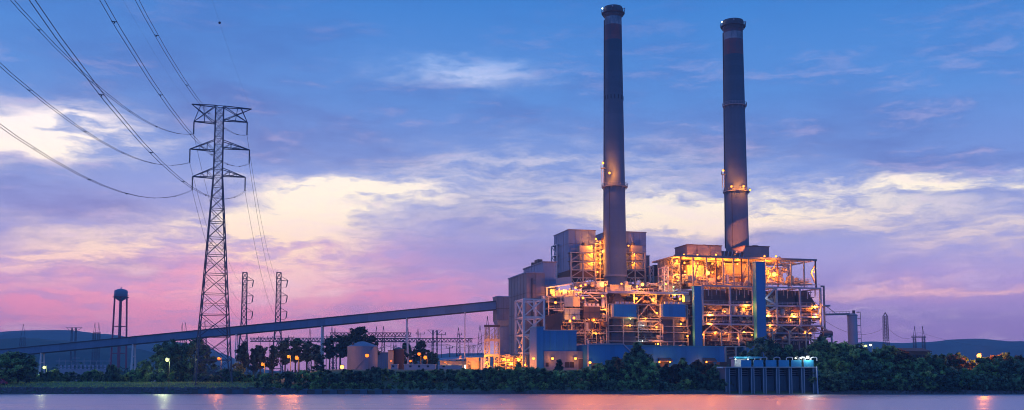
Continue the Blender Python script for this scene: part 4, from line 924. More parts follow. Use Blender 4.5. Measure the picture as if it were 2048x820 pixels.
MB().prism([(m_.x, 424, zG), (e.x, 426, zG), (e.x, 426, zE), ((m_.x + e.x) / 2, 425, zE + .01), (m_.x, 424, zE)], (-2, 16, 0)).build('wall', 'rust', o)
MB().prism([(m_.x - 1.2, 423.5, zE), (e.x + .6, 425.5, zE), (e.x - .6, 433, zR), (m_.x - 2, 431, zR)], (0, 0, .25)).build('roof', 'rust', o); MB().prism([(e.x + .2, 441.5, zE), (m_.x - 3.2, 440, zE), (m_.x - 2, 431, zR), (e.x - .6, 433, zR)], (0, 0, .25)).build('roof', 'rust', o)
MB().box(a.x, m_.x - .2, 428, 438, zG, W(1800, 707, 430).z).build('lean_to', 'brown', o)
for i in range(3): x = m_.x + 1.2 + i * (e.x - m_.x - 2) / 3; MB().box(x, x + 1.4, 423.6 + i * .6, 424.4 + i * .6, zG + 1, zE - 1.2).build('bay_opening', 'dark', o)
o = thing('flat_roofed_shed', W(1775, 720, 440), 'low rusty flat-roofed shed left of the barn', 'shed')
a, c_ = W(1757, 707, 440), W(1797, 706, 440); MB().box(a.x, c_.x, 441, 449, PLATEAU - .5, a.z - .3).build('wall', 'door', o); MB().box(a.x - .5, c_.x + .3, 440, 450, a.z - .3, a.z).build('roof', 'rust', o)

# ------------------------------------------------------------------ water intake
IY = 331.0
xi = lambda px: W(px, 750, IY).x
zi = lambda py: W(1550, py, IY).z
o = thing('water_intake', (xi(1480), IY, 0), 'concrete water intake with tall piers and blue parapet on the river', 'intake')
pxs = [1453, 1478, 1503, 1527, 1553, 1578, 1603, 1627]
for i, px in enumerate(pxs):
    x = xi(px); w = .42 if 0 < i < 7 else .6
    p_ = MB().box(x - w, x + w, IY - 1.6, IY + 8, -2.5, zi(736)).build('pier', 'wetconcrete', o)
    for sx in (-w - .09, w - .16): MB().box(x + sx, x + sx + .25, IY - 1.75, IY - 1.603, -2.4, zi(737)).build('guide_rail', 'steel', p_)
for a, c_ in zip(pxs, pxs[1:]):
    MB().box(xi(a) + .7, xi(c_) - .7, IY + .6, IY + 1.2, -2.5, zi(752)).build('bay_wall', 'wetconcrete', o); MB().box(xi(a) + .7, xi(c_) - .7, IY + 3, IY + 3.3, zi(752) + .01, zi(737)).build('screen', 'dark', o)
    for j in range(3): MB().box(xi(a) + .7, xi(c_) - .7, IY + .8, IY + 1.0, zi(749 - j * 4), zi(749 - j * 4) + .15).build('stop_bar', 'steel', o)
MB().box(xi(1449), xi(1629), IY - 1.9, IY + 12, zi(736), zi(733.5)).build('deck', 'concrete', o)
for a, c_ in zip(pxs[1:], pxs[2:]):
    MB().box(xi(a) + .35, xi(c_) - .35, IY - 1.7, IY - 1.5, zi(733.5) + .003, zi(720.5)).build('parapet_panel', 'teal', o)
MB().box(xi(1473), xi(1502), IY + 3, IY + 8, zi(733.5), zi(718)).build('pump_house', 'lilac', o); MB().box(xi(1471), xi(1526), IY + 1.5, IY + 9, zi(716.5), zi(713)).build('canopy', 'teal', o)
for px in (1474, 1499, 1524): MB().box(xi(px) - .12, xi(px) + .12, IY + 1.8, IY + 2.1, zi(733.5), zi(716.5)).build('canopy_post', 'steel', o)
for px in pxs[2:]:
    x = xi(px); g_ = MB().path([(x - .9, IY - 1, zi(730)), (x - .9, IY - 1, zi(716)), (x - .3, IY - 1, zi(714.6)), (x + .6, IY - 1, zi(714.6)), (x + .9, IY - 1, zi(716)), (x + .9, IY - 1, zi(722))], .13, 8).build('gate_hoist', 'lilac', o)
MB().path([(xi(1436), IY + 2, zi(735)), (xi(1452), IY + 2, zi(735)), (xi(1453), IY + 2, zi(745))], .25, 8).build('discharge_pipe', 'white', o)
MB().box(xi(1458), xi(1472), IY + 14, IY + 20, zi(736), zi(722)).build('valve_hut', 'rust', o)
MB().bar((xi(1627) + .4, IY - 2.2, zi(733)), (xi(1631), IY - 2.2, -1), .3).build('dolphin_pile', 'lilac', o)
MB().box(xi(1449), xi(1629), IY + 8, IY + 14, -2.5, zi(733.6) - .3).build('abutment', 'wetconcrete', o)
for px, py, pw in ((1473, 718.5, 110), (1498, 718.5, 110)): lamp((xi(px), IY + 1.0, zi(py)), pw, ('left' if px < 1480 else 'right') + ' pale green fluorescent lamp under the intake canopy', 'lamps under the intake canopy', 'halide', r=.22, lr=.2, name='canopy_lamp')
for px, py, pw, rr, lab in ((1590, 716.5, 40, .3, 'small white lamp left of the dazzling intake floodlight'), (1601, 716.5, 60, .35, 'white lamp next to the dazzling intake floodlight'), (1613.5, 715, 420, .55, 'dazzling white floodlight at the right end of the intake')):
    lamp((xi(px), IY - 1.2, zi(py)), pw, lab, None, 'halide', r=rr, pole=zi(733.5), name='floodlight', cat='floodlight')

# ------------------------------------------------------------------ plant lamps
LAMPS = [  # cluster label, group, kind, radius, plane t, power, photo points
 ('orange lamp on the lit stair tower', 'lamps on the lit stair tower', 'sodium', .42, 25.5, 700, [(1192, 478), (1200.6, 485), (1200, 509), (1200.6, 519), (1200, 526), (1195, 544)]),
 ('brightest lamp of the open stair tower, touching the chimney edge', None, 'sodium', .62, 25, 1600, [(1206, 503)]),
 ('orange lamp over a left boxy tower duct', 'lamps on the left boxy tower ducts', 'sodium', .38, 26.3, 650, [(1183, 492), (1183, 508), (1183, 526)]),
 ('orange lamp over a right boxy tower duct', 'lamps on the right boxy tower ducts', 'sodium', .36, 26.3, 750, [(1257, 491.5), (1265, 508.5), (1265, 525.5)]),
 ('brightest post lamp on the upper deck of the left unit', None, 'sodium', .7, 1.5, 2600, [(1285, 569)]),
 ('post lamp on the upper deck of the left unit', 'post lamps on the left upper deck', 'sodium', .42, 3, 1100, [(1274, 573), (1243, 567.5), (1211, 569.5), (1171, 569.5), (1162, 572), (1151, 575.5), (1332, 568.5)]),
 ('greenish-white post lamp at the right end of the left upper deck', None, 'mercury', .36, 2.5, 300, [(1347, 573.5)]),
 ('orange lamp under the deck of the left unit', 'lamps under the left unit deck', 'sodium', .5, 3.5, 1500, [(1273, 597), (1307, 598), (1349, 590), (1360, 598), (1373, 600)]),
 ('orange lamp on the middle floors of the left unit', 'lamps on the left unit middle floors', 'sodium', .42, -.6, 480, [(1210.5, 619), (1314, 626), (1291, 637), (1260, 651), (1313, 654), (1362, 648), (1375, 672), (1316, 688), (1192, 667), (1188, 640)]),
 ('green lamp on the middle floor of the left unit', None, 'mercury', .3, -.6, 120, [(1261, 637.5)]),
 ('small white lamp low in the left unit', 'small white lamps low in the left unit', 'halide', .24, -.8, 60, [(1287, 651), (1285, 682)]),
 ('orange lamp under the sloping canopy', 'lamps under the sloping canopy', 'sodium', .45, 1.5, 520, [(1103, 581), (1125, 582), (1108, 591), (1138, 583)]),
 ('orange lamp on the left wing decks above the blue workshop', 'lamps on the left wing decks', 'sodium', .5, -3.6, 800, [(1111, 605), (1148, 636), (1140, 642), (1166, 596), (1205, 592)]),
 ('orange wall lamp under the long roof house', 'lamps under the brown roof house', 'sodium', .4, 13.5, 900, [(1368, 509.5), (1395, 510), (1432, 509.5)]),
 ('orange lamp on the roof edge right of the shorter chimney', 'lamps on the roof edge right of the shorter chimney', 'sodium', .4, 1.6, 700, [(1529, 512.5), (1552, 512.5)]),
 ('dazzling lamp left of centre in the orange upper storey', None, 'sodium', .95, 4, 3200, [(1415.5, 546)]),
 ('dazzling lamp right of the blue stair tower in the orange upper storey', None, 'sodium', .95, 4, 3200, [(1548.6, 548.7)]),
 ('orange lamp hung inside the glowing upper storey', 'lamps inside the glowing upper storey', 'sodium', .42, 10, 1050, [(1369, 526), (1395, 527), (1370, 543), (1395, 543.5), (1425, 527), (1425, 545), (1425, 562), (1448, 528), (1448, 546), (1475, 528), (1530, 529), (1530, 546), (1530, 564), (1547, 558)]),
 ('orange lamp on the curved-pipe side frame', 'lamps on the side frame', 'sodium', .5, 6.5, 1200, [(1354, 521.6), (1355, 554)]),
 ('orange lamp on the open end bay of the upper storey', None, 'sodium', .36, 5, 1500, [(1629, 544)]),
 ('white lamp on the braces beside the blue stair tower', None, 'halide', .26, -1.2, 100, [(1530.5, 596.6)]),
 ('orange lamp on the second floor of the right unit', 'lamps on the right unit second floor', 'sodium', .42, .2, 1500, [(1492, 613.5), (1630, 615.5), (1420, 630.5), (1536, 630.5), (1588, 632), (1630, 633.5)]),
 ('orange lamp on the lower floors of the right unit', 'lamps on the right unit lower floors', 'sodium', .34, .2, 520, [(1449, 623), (1419, 648), (1540, 653), (1430, 666), (1450, 666), (1488, 664), (1581, 640), (1610, 666.5), (1618, 667)]),
 ('pale lamp at the feet of the right unit', 'pale lamps at the feet of the right unit', 'sodium', .34, -1, 300, [(1406, 669), (1504, 670), (1475, 676)]),
 ('orange wall lamp on the end of the narrow blue block', None, 'sodium', .5, -41.5, 240, [(1067, 717)]),
 ('left orange wall lamp on the blue workshop', None, 'sodium', .5, -39.8, 240, [(1105, 717)]),
 ('orange wall lamp over the brown door of the blue workshop', None, 'sodium', .5, -39.8, 240, [(1151, 717)]),
 ('orange wall lamp on the low blue annex', None, 'sodium', .5, -45.2, 240, [(1180, 725)]),
 ('orange lamp under a door canopy of the long blue hall', 'lamps under the hall door canopies', 'sodium', .34, -38.6, 260, [(1319, 724), (1340, 724), (1413, 724)]),
 ('orange lamp at ground level under the bunker house', 'lamps under the bunker house', 'sodium', .45, -6, 1900, [(1006, 722), (1022, 728), (1036, 722), (1050, 730), (1092, 726) if False else (1043, 716)]),
]
for lab, grp, kind, r, tt, pw, pts in LAMPS:
    cols_ = sorted({round(px / 4) for px, py in pts})
    for px, py in pts:
        col_ = sorted([q[1] for q in pts if round(q[0] / 4) == round(px / 4)]); L_ = lab
        if len(cols_) > 1: L_ += ', %s from the left' % 'first second third fourth fifth sixth seventh eighth ninth tenth eleventh'.split()[cols_.index(round(px / 4))]
        if len(col_) > 1: L_ += ', %s one' % (('upper', 'lower') if len(col_) == 2 else ('top', 'middle', 'bottom') if len(col_) == 3 else ('top', 'second', 'third', 'fourth', 'fifth', 'sixth'))[col_.index(py)]
        lamp(PW(px, py, tt), pw, L_, grp, kind, r=r)
# floodlight that throws the warm patch on the shorter chimney
P = PW(1470, 512, 15); fo = thing('floodlight', P, 'roof floodlight aimed up at the foot of the shorter chimney', 'floodlight')
MB().box(P.x - .5, P.x + .5, P.y - .4, P.y + .4, P.z, P.z + .7).build('housing', 'darksteel', fo)
MB().box(P.x - .4, P.x + .4, P.y - .3, P.y + .38, P.z + .702, P.z + .76).build('lens', 'sodium', fo)
L = bpy.data.lights.new('lamp_light', 'SPOT'); L.energy = 60000; L.color = (1, .22, .035); L.spot_size = R(27); L.spot_blend = .3; L.shadow_soft_size = .1
lo = bpy.data.objects.new('lamp_light', L); C.objects.link(lo); lo.parent = fo; lo.location = (0, 0, 1.2)
aim = Vector((c2.x + 1.2, c2.y - 5, zz2(476))); lo.rotation_euler = (aim - (P + Vector((0, 0, 1.2)))).to_track_quat('-Z', 'Y').to_euler()

# ------------------------------------------------------------------ ground-level works below the bunker house
o = thing('pipe_rack', PL(sat(1000, 740, -10), -10, PLATEAU), 'orange-lit pipe rack at ground level under the bunker house', 'pipe rack')
ss = [sat(p, 720, -8) for p in (998, 1012, 1026, 1040, 1052)]; frame(o, ss, [-8, 0], [zat(y, 998, -8) for y in (732, 722, 711)], .4, 'cream', foot=PLATEAU - .5); clutter(o, 998, 1054, 709, 737, -7, 2, 70, 51, ('cream', 'white', 'ochre', 'brown'))
# transformer gantry: two braced posts with a cross box, lit from below
def lattice(m, a, c_, w0, w1, n, lw, bw, rot=0.0):
    a, c_ = Vector(a), Vector(c_)
    P = lambda f, i: (a + (c_ - a) * f) + Vector((math.cos(rot + i * math.pi / 2 + math.pi / 4), math.sin(rot + i * math.pi / 2 + math.pi / 4), 0)) * ((w0 + (w1 - w0) * f) / 2 * 1.414)
    for i in range(4): m.bar(P(0, i), P(1, i), lw)
    for j in range(n):
        f0, f1 = j / n, (j + 1) / n
        for i in range(4):
            m.bar(P(f0, i), P(f1, (i + 1) % 4), bw); m.bar(P(f0, (i + 1) % 4), P(f1, i), bw)
            m.bar(P(f1, i), P(f1, (i + 1) % 4), bw)
    return m
def lattice_beam(m, a, c_, h, n, lw, bw):
    a, c_ = Vector(a), Vector(c_); dn = Vector((0, 0, -h)); yy = Vector((0, h, 0))
    for y in (Vector(), yy):
        m.bar(a + y, c_ + y, lw); m.bar(a + y + dn, c_ + y + dn, lw)
        for j in range(n):
            p, q = a + (c_ - a) * (j / n) + y, a + (c_ - a) * ((j + 1) / n) + y
            mid = (p + q) / 2; m.bar(p, mid + dn, bw); m.bar(mid + dn, q, bw)
    return m
o = thing('transformer_tower', W(983, 740, 418), 'orange-lit braced steel tower left of the bunker house', 'tower')
base = W(984, 737, 418); base.z = PLATEAU - .5
zt = W(984, 652, 418).z; z1 = W(984, 682, 418).z
for dxx in (-2.0, 2.0):
    lattice(MB(), (base.x + dxx, 418, base.z), (base.x + dxx * .9, 418, zt), 2.2, 1.6, 9, .28, .16).build('lattice_leg', 'cream', o)
for z in (z1, zt - .4, (z1 + base.z) / 2): MB().box(base.x - 3, base.x + 3, 416.8, 419.2, z, z + .8).build('cross_box', 'brown' if z > z1 else 'ochre', o)
MB().bar((base.x - 3, 417, z1), (base.x + 3, 417, zt - .4), .2).build('brace', 'cream', o)
for i in range(3): MB().lathe((base.x - 1.5 + i * 1.5, 416.5, z1 + .8), [(.18, 0), (.3, .3), (.18, .6), (.3, .9), (.18, 1.2), (.12, 1.9)], 8).build('bushing', 'ochre', o)
lamp(W(972, 726, 415), 2600, 'left low lamp at the foot of the braced transformer tower', None, r=.4, pole=PLATEAU); lamp(W(990, 729, 412), 2800, 'right low lamp at the foot of the braced transformer tower', None, r=.4, pole=PLATEAU)
for i, px in enumerate((963, 968.5)):
    P = W(px, 735, 414); oo = thing('insulator_post', (P.x, P.y, PLATEAU), ('left', 'right')[i] + ' one of two lit white posts left of the transformer tower', 'post', 'lit white posts by the transformer tower')
    MB().box(P.x - .35, P.x + .35, 413.7, 414.3, PLATEAU - .3, W(px, 716, 414).z).build('post', 'white', oo); MB().box(P.x - .6, P.x + .6, 413.5, 414.5, W(px, 716, 414).z, W(px, 715, 414).z).build('cap', 'cream', oo)
o = thing('low_office', W(905, 735, 425), 'long low building with a row of lit yellow windows', 'building')
a, c_ = W(880, 722, 425), W(962, 718, 425); zc = W(900, 722, 425).z
MB().box(a.x, c_.x, 425, 437, PLATEAU - .5, zc).build('wall', 'cream', o)
MB().prism([(a.x - .5, 424.2, zc), (c_.x + .4, 424.2, zc + 1.0), (c_.x + .4, 437.5, zc + 2.4), (a.x - .5, 437.5, zc + 1.2)], (0, 0, .3)).build('roof', 'clad', o)
for i in range(7):
    x = a.x + 1.0 + i * 2.1
    if i in (2,): continue
    w_ = MB().box(x, x + 1.3, 424.9, 424.998, PLATEAU + .9, PLATEAU + 2.3).build('window', 'window_white' if i in (1, 4, 5) else 'window_lit', o); MB().box(x - .1, x + 1.4, 424.85, 424.99, PLATEAU + .7, PLATEAU + .88).build('sill', 'cream', w_)
o = thing('switch_house', W(945, 735, 420), 'yellow-lit ochre hut left of the transformer tower', 'building')
a, c_ = W(932, 722, 419), W(957, 716, 419); MB().box(a.x, c_.x, 419, 424, PLATEAU - .5, c_.z).build('wall', 'ochre', o); MB().box(a.x - .3, c_.x + .3, 418.6, 424.4, c_.z, c_.z + .3).build('roof', 'clad', o); MB().box(a.x + 1, a.x + 2, 418.9, 418.998, PLATEAU, PLATEAU + 2.2).build('door', 'door', o)
lamp(W(938, 727, 416), 700, 'lamp lighting the ochre hut near the transformer tower', None, r=.25, pole=PLATEAU); lamp(W(890, 725, 421), 420, 'lamp at the left end of the low lit office', None, r=.25, pole=PLATEAU)
lamp(W(920, 714, 426), 200, 'small lamp on the roof line of the low lit office', None, r=.25, pole=PLATEAU)
for i, (p0, p1, y0, y1, lab) in enumerate(((808, 871, 729, 741, 'long pale site trailer with small windows'), (782, 795, 729, 744, 'short white container left of the long site trailer'), (877, 925, 731, 741, 'pale low wall of stacked crates in front of the low office'))):
    a, c_ = W(p0, y1, 398), W(p1, y0, 398); oo = thing('site_trailer', (a.x, 398, PLATEAU), lab, 'trailer')
    MB().box(a.x, c_.x, 398, 401, PLATEAU - .2, c_.z).build('body', 'lilac', oo); MB().box(a.x - .15, c_.x + .15, 397.8, 401.2, c_.z, c_.z + .15).build('roof', 'white', oo)
    for j in range(3 if i == 0 else 1): x = a.x + (c_.x - a.x) * (j + .6) / 3.6; MB().box(x, x + .8, 397.93, 397.998, PLATEAU + 1.0, PLATEAU + 1.7).build('window', 'dark', oo)

# ------------------------------------------------------------------ tanks
o = thing('storage_tank', W(724, 745, 392), 'big round galvanised tank with shallow cone roof', 'tank')
P = W(724.5, 745, 398); rr = 30.5 / F * 392; zE, zR = W(724, 694, 398).z, W(724, 682.5, 398).z
for i in range(7):
    z0, z1 = PLATEAU - .5 + (zE - PLATEAU + .5) * i / 7, PLATEAU - .5 + (zE - PLATEAU + .5) * (i + 1) / 7
    MB().lathe((P.x, 398, z0), [(rr - .03 * (i % 2), 0), (rr - .03 * (i % 2), z1 - z0)], 40, False).build('shell_course', 'tank', o, smooth=True)
MB().lathe((P.x, 398, zE), [(rr + .15, -.1), (rr + .15, .12), (rr * .62, (zR - zE) * .55), (rr * .2, (zR - zE) * .92), (.05, zR - zE)], 40, False).build('roof', 'tank', o)
MB().lathe((P.x - 3, 395, zE + .5), [(.4, 0), (.4, .9), (.6, .9), (.05, 1.3)], 10).build('roof_vent', 'darksteel', o)
MB().path([(P.x + rr * math.cos(a) * 1.03, 398 + rr * math.sin(a) * 1.03, PLATEAU + (zE - PLATEAU) * i / 8) for i, a in enumerate([R(250 + 9 * j) for j in range(9)])], .14, 6).build('spiral_stair', 'tank', o)
o = thing('dark_tank', W(797, 740, 410), 'dark cylindrical tank behind the pale trailer', 'tank')
P = W(797, 740, 412); rr = 11.5 / F * 410; zE = W(797, 699, 412).z
for i in range(4): MB().lathe((P.x, 412, PLATEAU - .5 + (zE - PLATEAU + .5) * i / 4), [(rr - .02 * (i % 2), 0), (rr - .02 * (i % 2), (zE - PLATEAU + .5) / 4)], 28, False).build('shell_course', 'maroon', o, smooth=True)
MB().lathe((P.x, 412, zE), [(rr + .1, -.1), (rr + .1, .15), (.1, .9)], 28, False).build('roof', 'darksteel', o)
o = thing('lit_panel_hut', W(781, 740, 408), 'narrow hut with one warmly lit wall beside the dark tank', 'shed')
a, c_ = W(776, 740, 408), W(786, 702, 408); MB().box(a.x, c_.x, 408, 412, PLATEAU - .5, c_.z).build('wall', 'ochre', o); MB().box(a.x - .2, c_.x + .2, 407.7, 412.2, c_.z, c_.z + .3).build('roof', 'rust', o)
o = thing('blue_panel_building', W(765, 740, 430), 'blue-grey ribbed building between the two tanks', 'building')
a, c_ = W(752, 740, 432), W(776, 706, 432); MB().box(a.x, c_.x, 432, 440, PLATEAU - .5, c_.z).build('wall', 'clad', o); MB().box(a.x - .2, c_.x + .2, 431.7, 440, c_.z, c_.z + .3).build('roof', 'steel', o)
for i in range(5): x = a.x + (c_.x - a.x) * (i + .5) / 5; MB().box(x - .1, x + .1, 431.8, 431.998, PLATEAU, c_.z - .05).build('cladding_rib', 'steel', o)
# yard lamps
YL = [(334.5, 720, 372, 'mercury', .6, 900, 'yellow-green yard lamp in front of the dark left trees'), (438, 718, 375, 'sodium', .55, 900, 'orange yard lamp between the legs of the great pylon'), (525, 729, 380, 'sodium', .5, 800, 'orange yard lamp on a short pole right of the great pylon'),
      (577, 713.5, 385, 'sodium', .5, 900, 'left one of a pair of yard lamps among the pines'), (593.5, 716, 383, 'sodium', .62, 1100, 'right brighter one of a pair of yard lamps among the pines'), (684, 734, 386, 'sodium', .7, 420, 'bright low lamp at the left foot of the round tank'),
      (734, 711, 387, 'sodium', .65, 160, 'pole lamp in front of the round tank'), (821, 722, 405, 'dim', .4, 45, 'dim orange lamp right of the dark tank'), (838, 708, 402, 'sodium', .55, 900, 'taller of two pole lamps above the site trailer'), (850.5, 715, 401, 'sodium', .65, 1100, 'shorter brighter pole lamp above the site trailer'),
      (88.5, 735, 368, 'mercury', .5, 300, 'dim yellow lamp beside the left conveyor post'), (1958, 711.5, 352, 'sodium', .7, 2500, 'brilliant orange pole lamp above the right bank trees'), (782, 722, 404, 'dim', .25, 220, 'lamp washing the narrow hut wall')]
for px, py, Y, kind, r, pw, lab in YL:
    P = W(px, py, Y); lamp(P, pw * (.6 if 'round tank' in lab or 'hut' in lab or 'trailer' in lab else 1.8), lab, None, kind, r=r * 1.25, pole=H(P.x, Y) - .3, name='yard_lamp')
for i, (px, py, pw) in enumerate(((1724, 690, 160), (1731, 692, 160), (1741, 690, 120))):
    P = W(px, py, 400); lamp(P, pw, ('leftmost', 'middle', 'rightmost')[i] + ' floodlight in the bright gap among the trees right of the silo', 'floodlights right of the silo', 'mercury' if i == 1 else 'halide', r=.5, pole=H(P.x, 400) - .3, name='floodlight', cat='floodlight')

# ------------------------------------------------------------------ water tower
o = thing('water_tower', W(236, 760, 800), 'round-bellied water tower on tall red legs', 'water tower')
P = W(236, 760, 800); z0, z1 = W(236, 601, 800).z, W(236, 577, 800).z; zw = W(236, 594, 800).z; rr = 13.0 / F * 800; zg = 3
MB().lathe((P.x, 800, 0), [(.6, z0 - .6), (rr * .55, z0 + .5), (rr * .9, zw - .6), (rr, zw + .6), (rr, zw + (z1 - zw) * .62), (rr * .93, zw + (z1 - zw) * .78), (rr * .6, z1 - .7), (.3, z1)], 32, False).build('tank', 'tank', o, smooth=True)
MB().lathe((P.x, 800, zw), [(rr, -.3), (rr + 1.0, -.3), (rr + 1.0, .1), (rr, .1)], 32, False).lathe((P.x, 800, zw + 1.2), [(rr + .95, 0), (rr + 1.05, 0), (rr + 1.05, .15), (rr + .95, .15)], 32, False).build('balcony', 'redpaint', o)
MB().lathe((P.x, 800, z1), [(.3, -.1), (.3, .9), (.05, 1.3)], 8).build('finial', 'tank', o)
MB().tube((P.x, 800, zg - .5), (P.x, 800, z0 - .3), .55, n=14).build('riser', 'redpaint', o)
for a in (15, 105, 195, 285):
    ca_, sa_ = math.cos(R(a)), math.sin(R(a)); MB().tube((P.x + rr * 1.18 * ca_, 800 + rr * 1.18 * sa_, zg - .5), (P.x + rr * .88 * ca_, 800 + rr * .88 * sa_, zw), .72, .6, 10).build('leg', 'redpaint', o)
for f in (.35, .66):
    m = MB(); z = zg + (zw - zg) * f; r2 = rr * (1.18 - .3 * f)
    for a in (15, 105, 195, 285): m.bar((P.x + r2 * math.cos(R(a)), 800 + r2 * math.sin(R(a)), z), (P.x + r2 * math.cos(R(a + 90)), 800 + r2 * math.sin(R(a + 90)), z), .4)
    m.build('strut_ring', 'redpaint', o)

# ------------------------------------------------------------------ the great pylon and its lines
PC = W(425, 768, 352); PC.z = 3.0
PHI = R(20); AD = Vector((math.cos(PHI), math.sin(PHI), 0)); AN = Vector((-math.sin(PHI), math.cos(PHI), 0))
def axisz(py): return W(PC.x * 0 + 425 + (768 - py) * 0.0287, py, 352).z
zl = {k_: axisz(k_) for k_ in (213, 243, 280, 298, 336, 353, 345, 640, 524)}
o = thing('transmission_pylon', (PC.x, PC.y, 2.6), 'great lattice pylon with three pairs of arms, nearest on the left', 'pylon')
hw_top, hw_waist, hw_base = 1.25, 1.4, 5.6
def hw(z):
    zw_ = zl[353]
    return hw_top + (hw_waist - hw_top) * (zl[213] - z) / (zl[213] - zw_) if z > zw_ else hw_waist + (hw_base - hw_waist) * ((zw_ - z) / (zw_ - 2.6)) ** 1.0
def corner(z, i):
    a, c_ = ((-1, -1), (1, -1), (1, 1), (-1, 1))[i]; h = hw(z); return Vector((PC.x, PC.y, z)) + AD * (a * h) + AN * (c_ * h)
ztopP = zl[213]
for i in range(4):
    leg = MB().bar(corner(H(PC.x, PC.y) - .6, i), corner(zl[353], i), .34).build('leg', 'pylon', o); MB().bar(corner(zl[353], i), corner(ztopP, i), .26).build('upper_leg', 'pylon', leg)
lv = [2.9]
for f in (.115, .225, .33, .43, .525, .615, .70, .775, .84, .90, .95, 1.0): lv.append(2.9 + (zl[353] - 2.9) * f)
def xpanel(m, z0, z1, w, sub=False):
    for i in range(4):
        j = (i + 1) % 4; a, b_, c_, d_ = corner(z0, i), corner(z0, j), corner(z1, j), corner(z1, i)
        m.bar(a, c_, w); m.bar(b_, d_, w); m.bar(d_, c_, w * 1.1)
        if sub:
            x = (a + b_ + c_ + d_) / 4
            m.bar((a + d_) / 2, (a + x) / 2, w * .6); m.bar((b_ + c_) / 2, (b_ + x) / 2, w * .6); m.bar((a + d_) / 2, (b_ + c_) / 2, w * .6)
            m.bar((a + d_) / 2, (d_ + x) / 2, w * .6); m.bar((b_ + c_) / 2, (c_ + x) / 2, w * .6)
for n_, (z0, z1) in enumerate(zip(lv, lv[1:])):
    m = MB(); xpanel(m, z0, z1, .165 if n_ < 8 else .15, n_ < 7); m.build('bracing_panel', 'pylon', o)
up = [zl[353] + (ztopP - zl[353]) * i / 9 for i in range(10)]
for z0, z1 in zip(up, up[1:]): m = MB(); xpanel(m, z0, z1, .14); m.build('bracing_panel', 'pylon', o)
ARMS = []
def arm_len(px, py): # distance of an arm end from the axis, along AD
    d = rayd(px, py); n = AN; q = EYE + d * ((Vector((PC.x, PC.y, 0)) - EYE).dot(n) / d.dot(n)); return (q - Vector((PC.x, PC.y, 0))).dot(AD), q.z
for (yl, pl, yr, pr, yapex, yins) in ((243, 388, 244.5, 494.5, None, 268), (298, 380, 300, 499, 281, 325), (353, 385, 354.5, 490.5, 337, 380)):
    for side, (px, py) in ((-1, (pl, yl)), (1, (pr, yr))):
        ln, z = arm_len(px, py); ax = Vector((PC.x, PC.y, 0)); tip = ax + AD * ln + Vector((0, 0, z)); m = MB()
        s = 1 if ln > 0 else -1; h = hw(z)
        rootz = z
        for e in (-1, 1):
            rt = ax + AD * (s * h) + AN * (e * h) + Vector((0, 0, rootz)); m.bar(rt, tip + AN * (e * .25), .26)
            if yapex:
                ra = ax + AD * (s * h) + AN * (e * h) + Vector((0, 0, axisz(yapex))); m.bar(ra, tip + AN * (e * .2), .22)
                for f in (.3, .6): p = rt + (tip - rt) * f; q = ra + (tip - ra) * f; m.bar(p, q, .13); m.bar(q, rt + (tip - rt) * (f - .28), .13)
            else:
                hln = arm_len(383.5, 213)[0] if s < 0 else arm_len(503, 216.5)[0]
                htip = ax + AD * hln + Vector((0, 0, zl[213])); ra = ax + AD * (s * h) + AN * (e * h) + Vector((0, 0, zl[213]))
                m.bar(ra, htip + AN * (e * .2), .26); m.bar(htip, rt, .2); m.bar(htip + (ra - htip) * .38, tip, .2); m.bar(ra, tip, .2)
                m.bar(ra + (htip - ra) * .5, rt + (tip - rt) * .5, .13)
        for f in (.2, .4, .6, .8):
            p = ax + AD * (s * h) + Vector((0, 0, rootz)); q = p + (tip - p) * f; wd = h * (1 - f) + .25 * f; m.bar(q - AN * wd, q + AN * wd, .12)
        m.build('cross_arm', 'pylon', o)
        zi_ = arm_len(px, yins if side < 0 else yins + 2)[1]
        ins = MB()
        prof = [(.10, 0)]
        nn = 16
        for j in range(nn): zz_ = (zi_ - z) * (j + .5) / nn; prof += [(.12, zz_ + .12), (.30, zz_), (.12, zz_ - .12)]
        ins.lathe(tip, [(r_, z_) for r_, z_ in prof], 8, False).build('insulator', 'insul', o)
        ARMS.append((tip + Vector((0, 0, zi_ - z)), side))
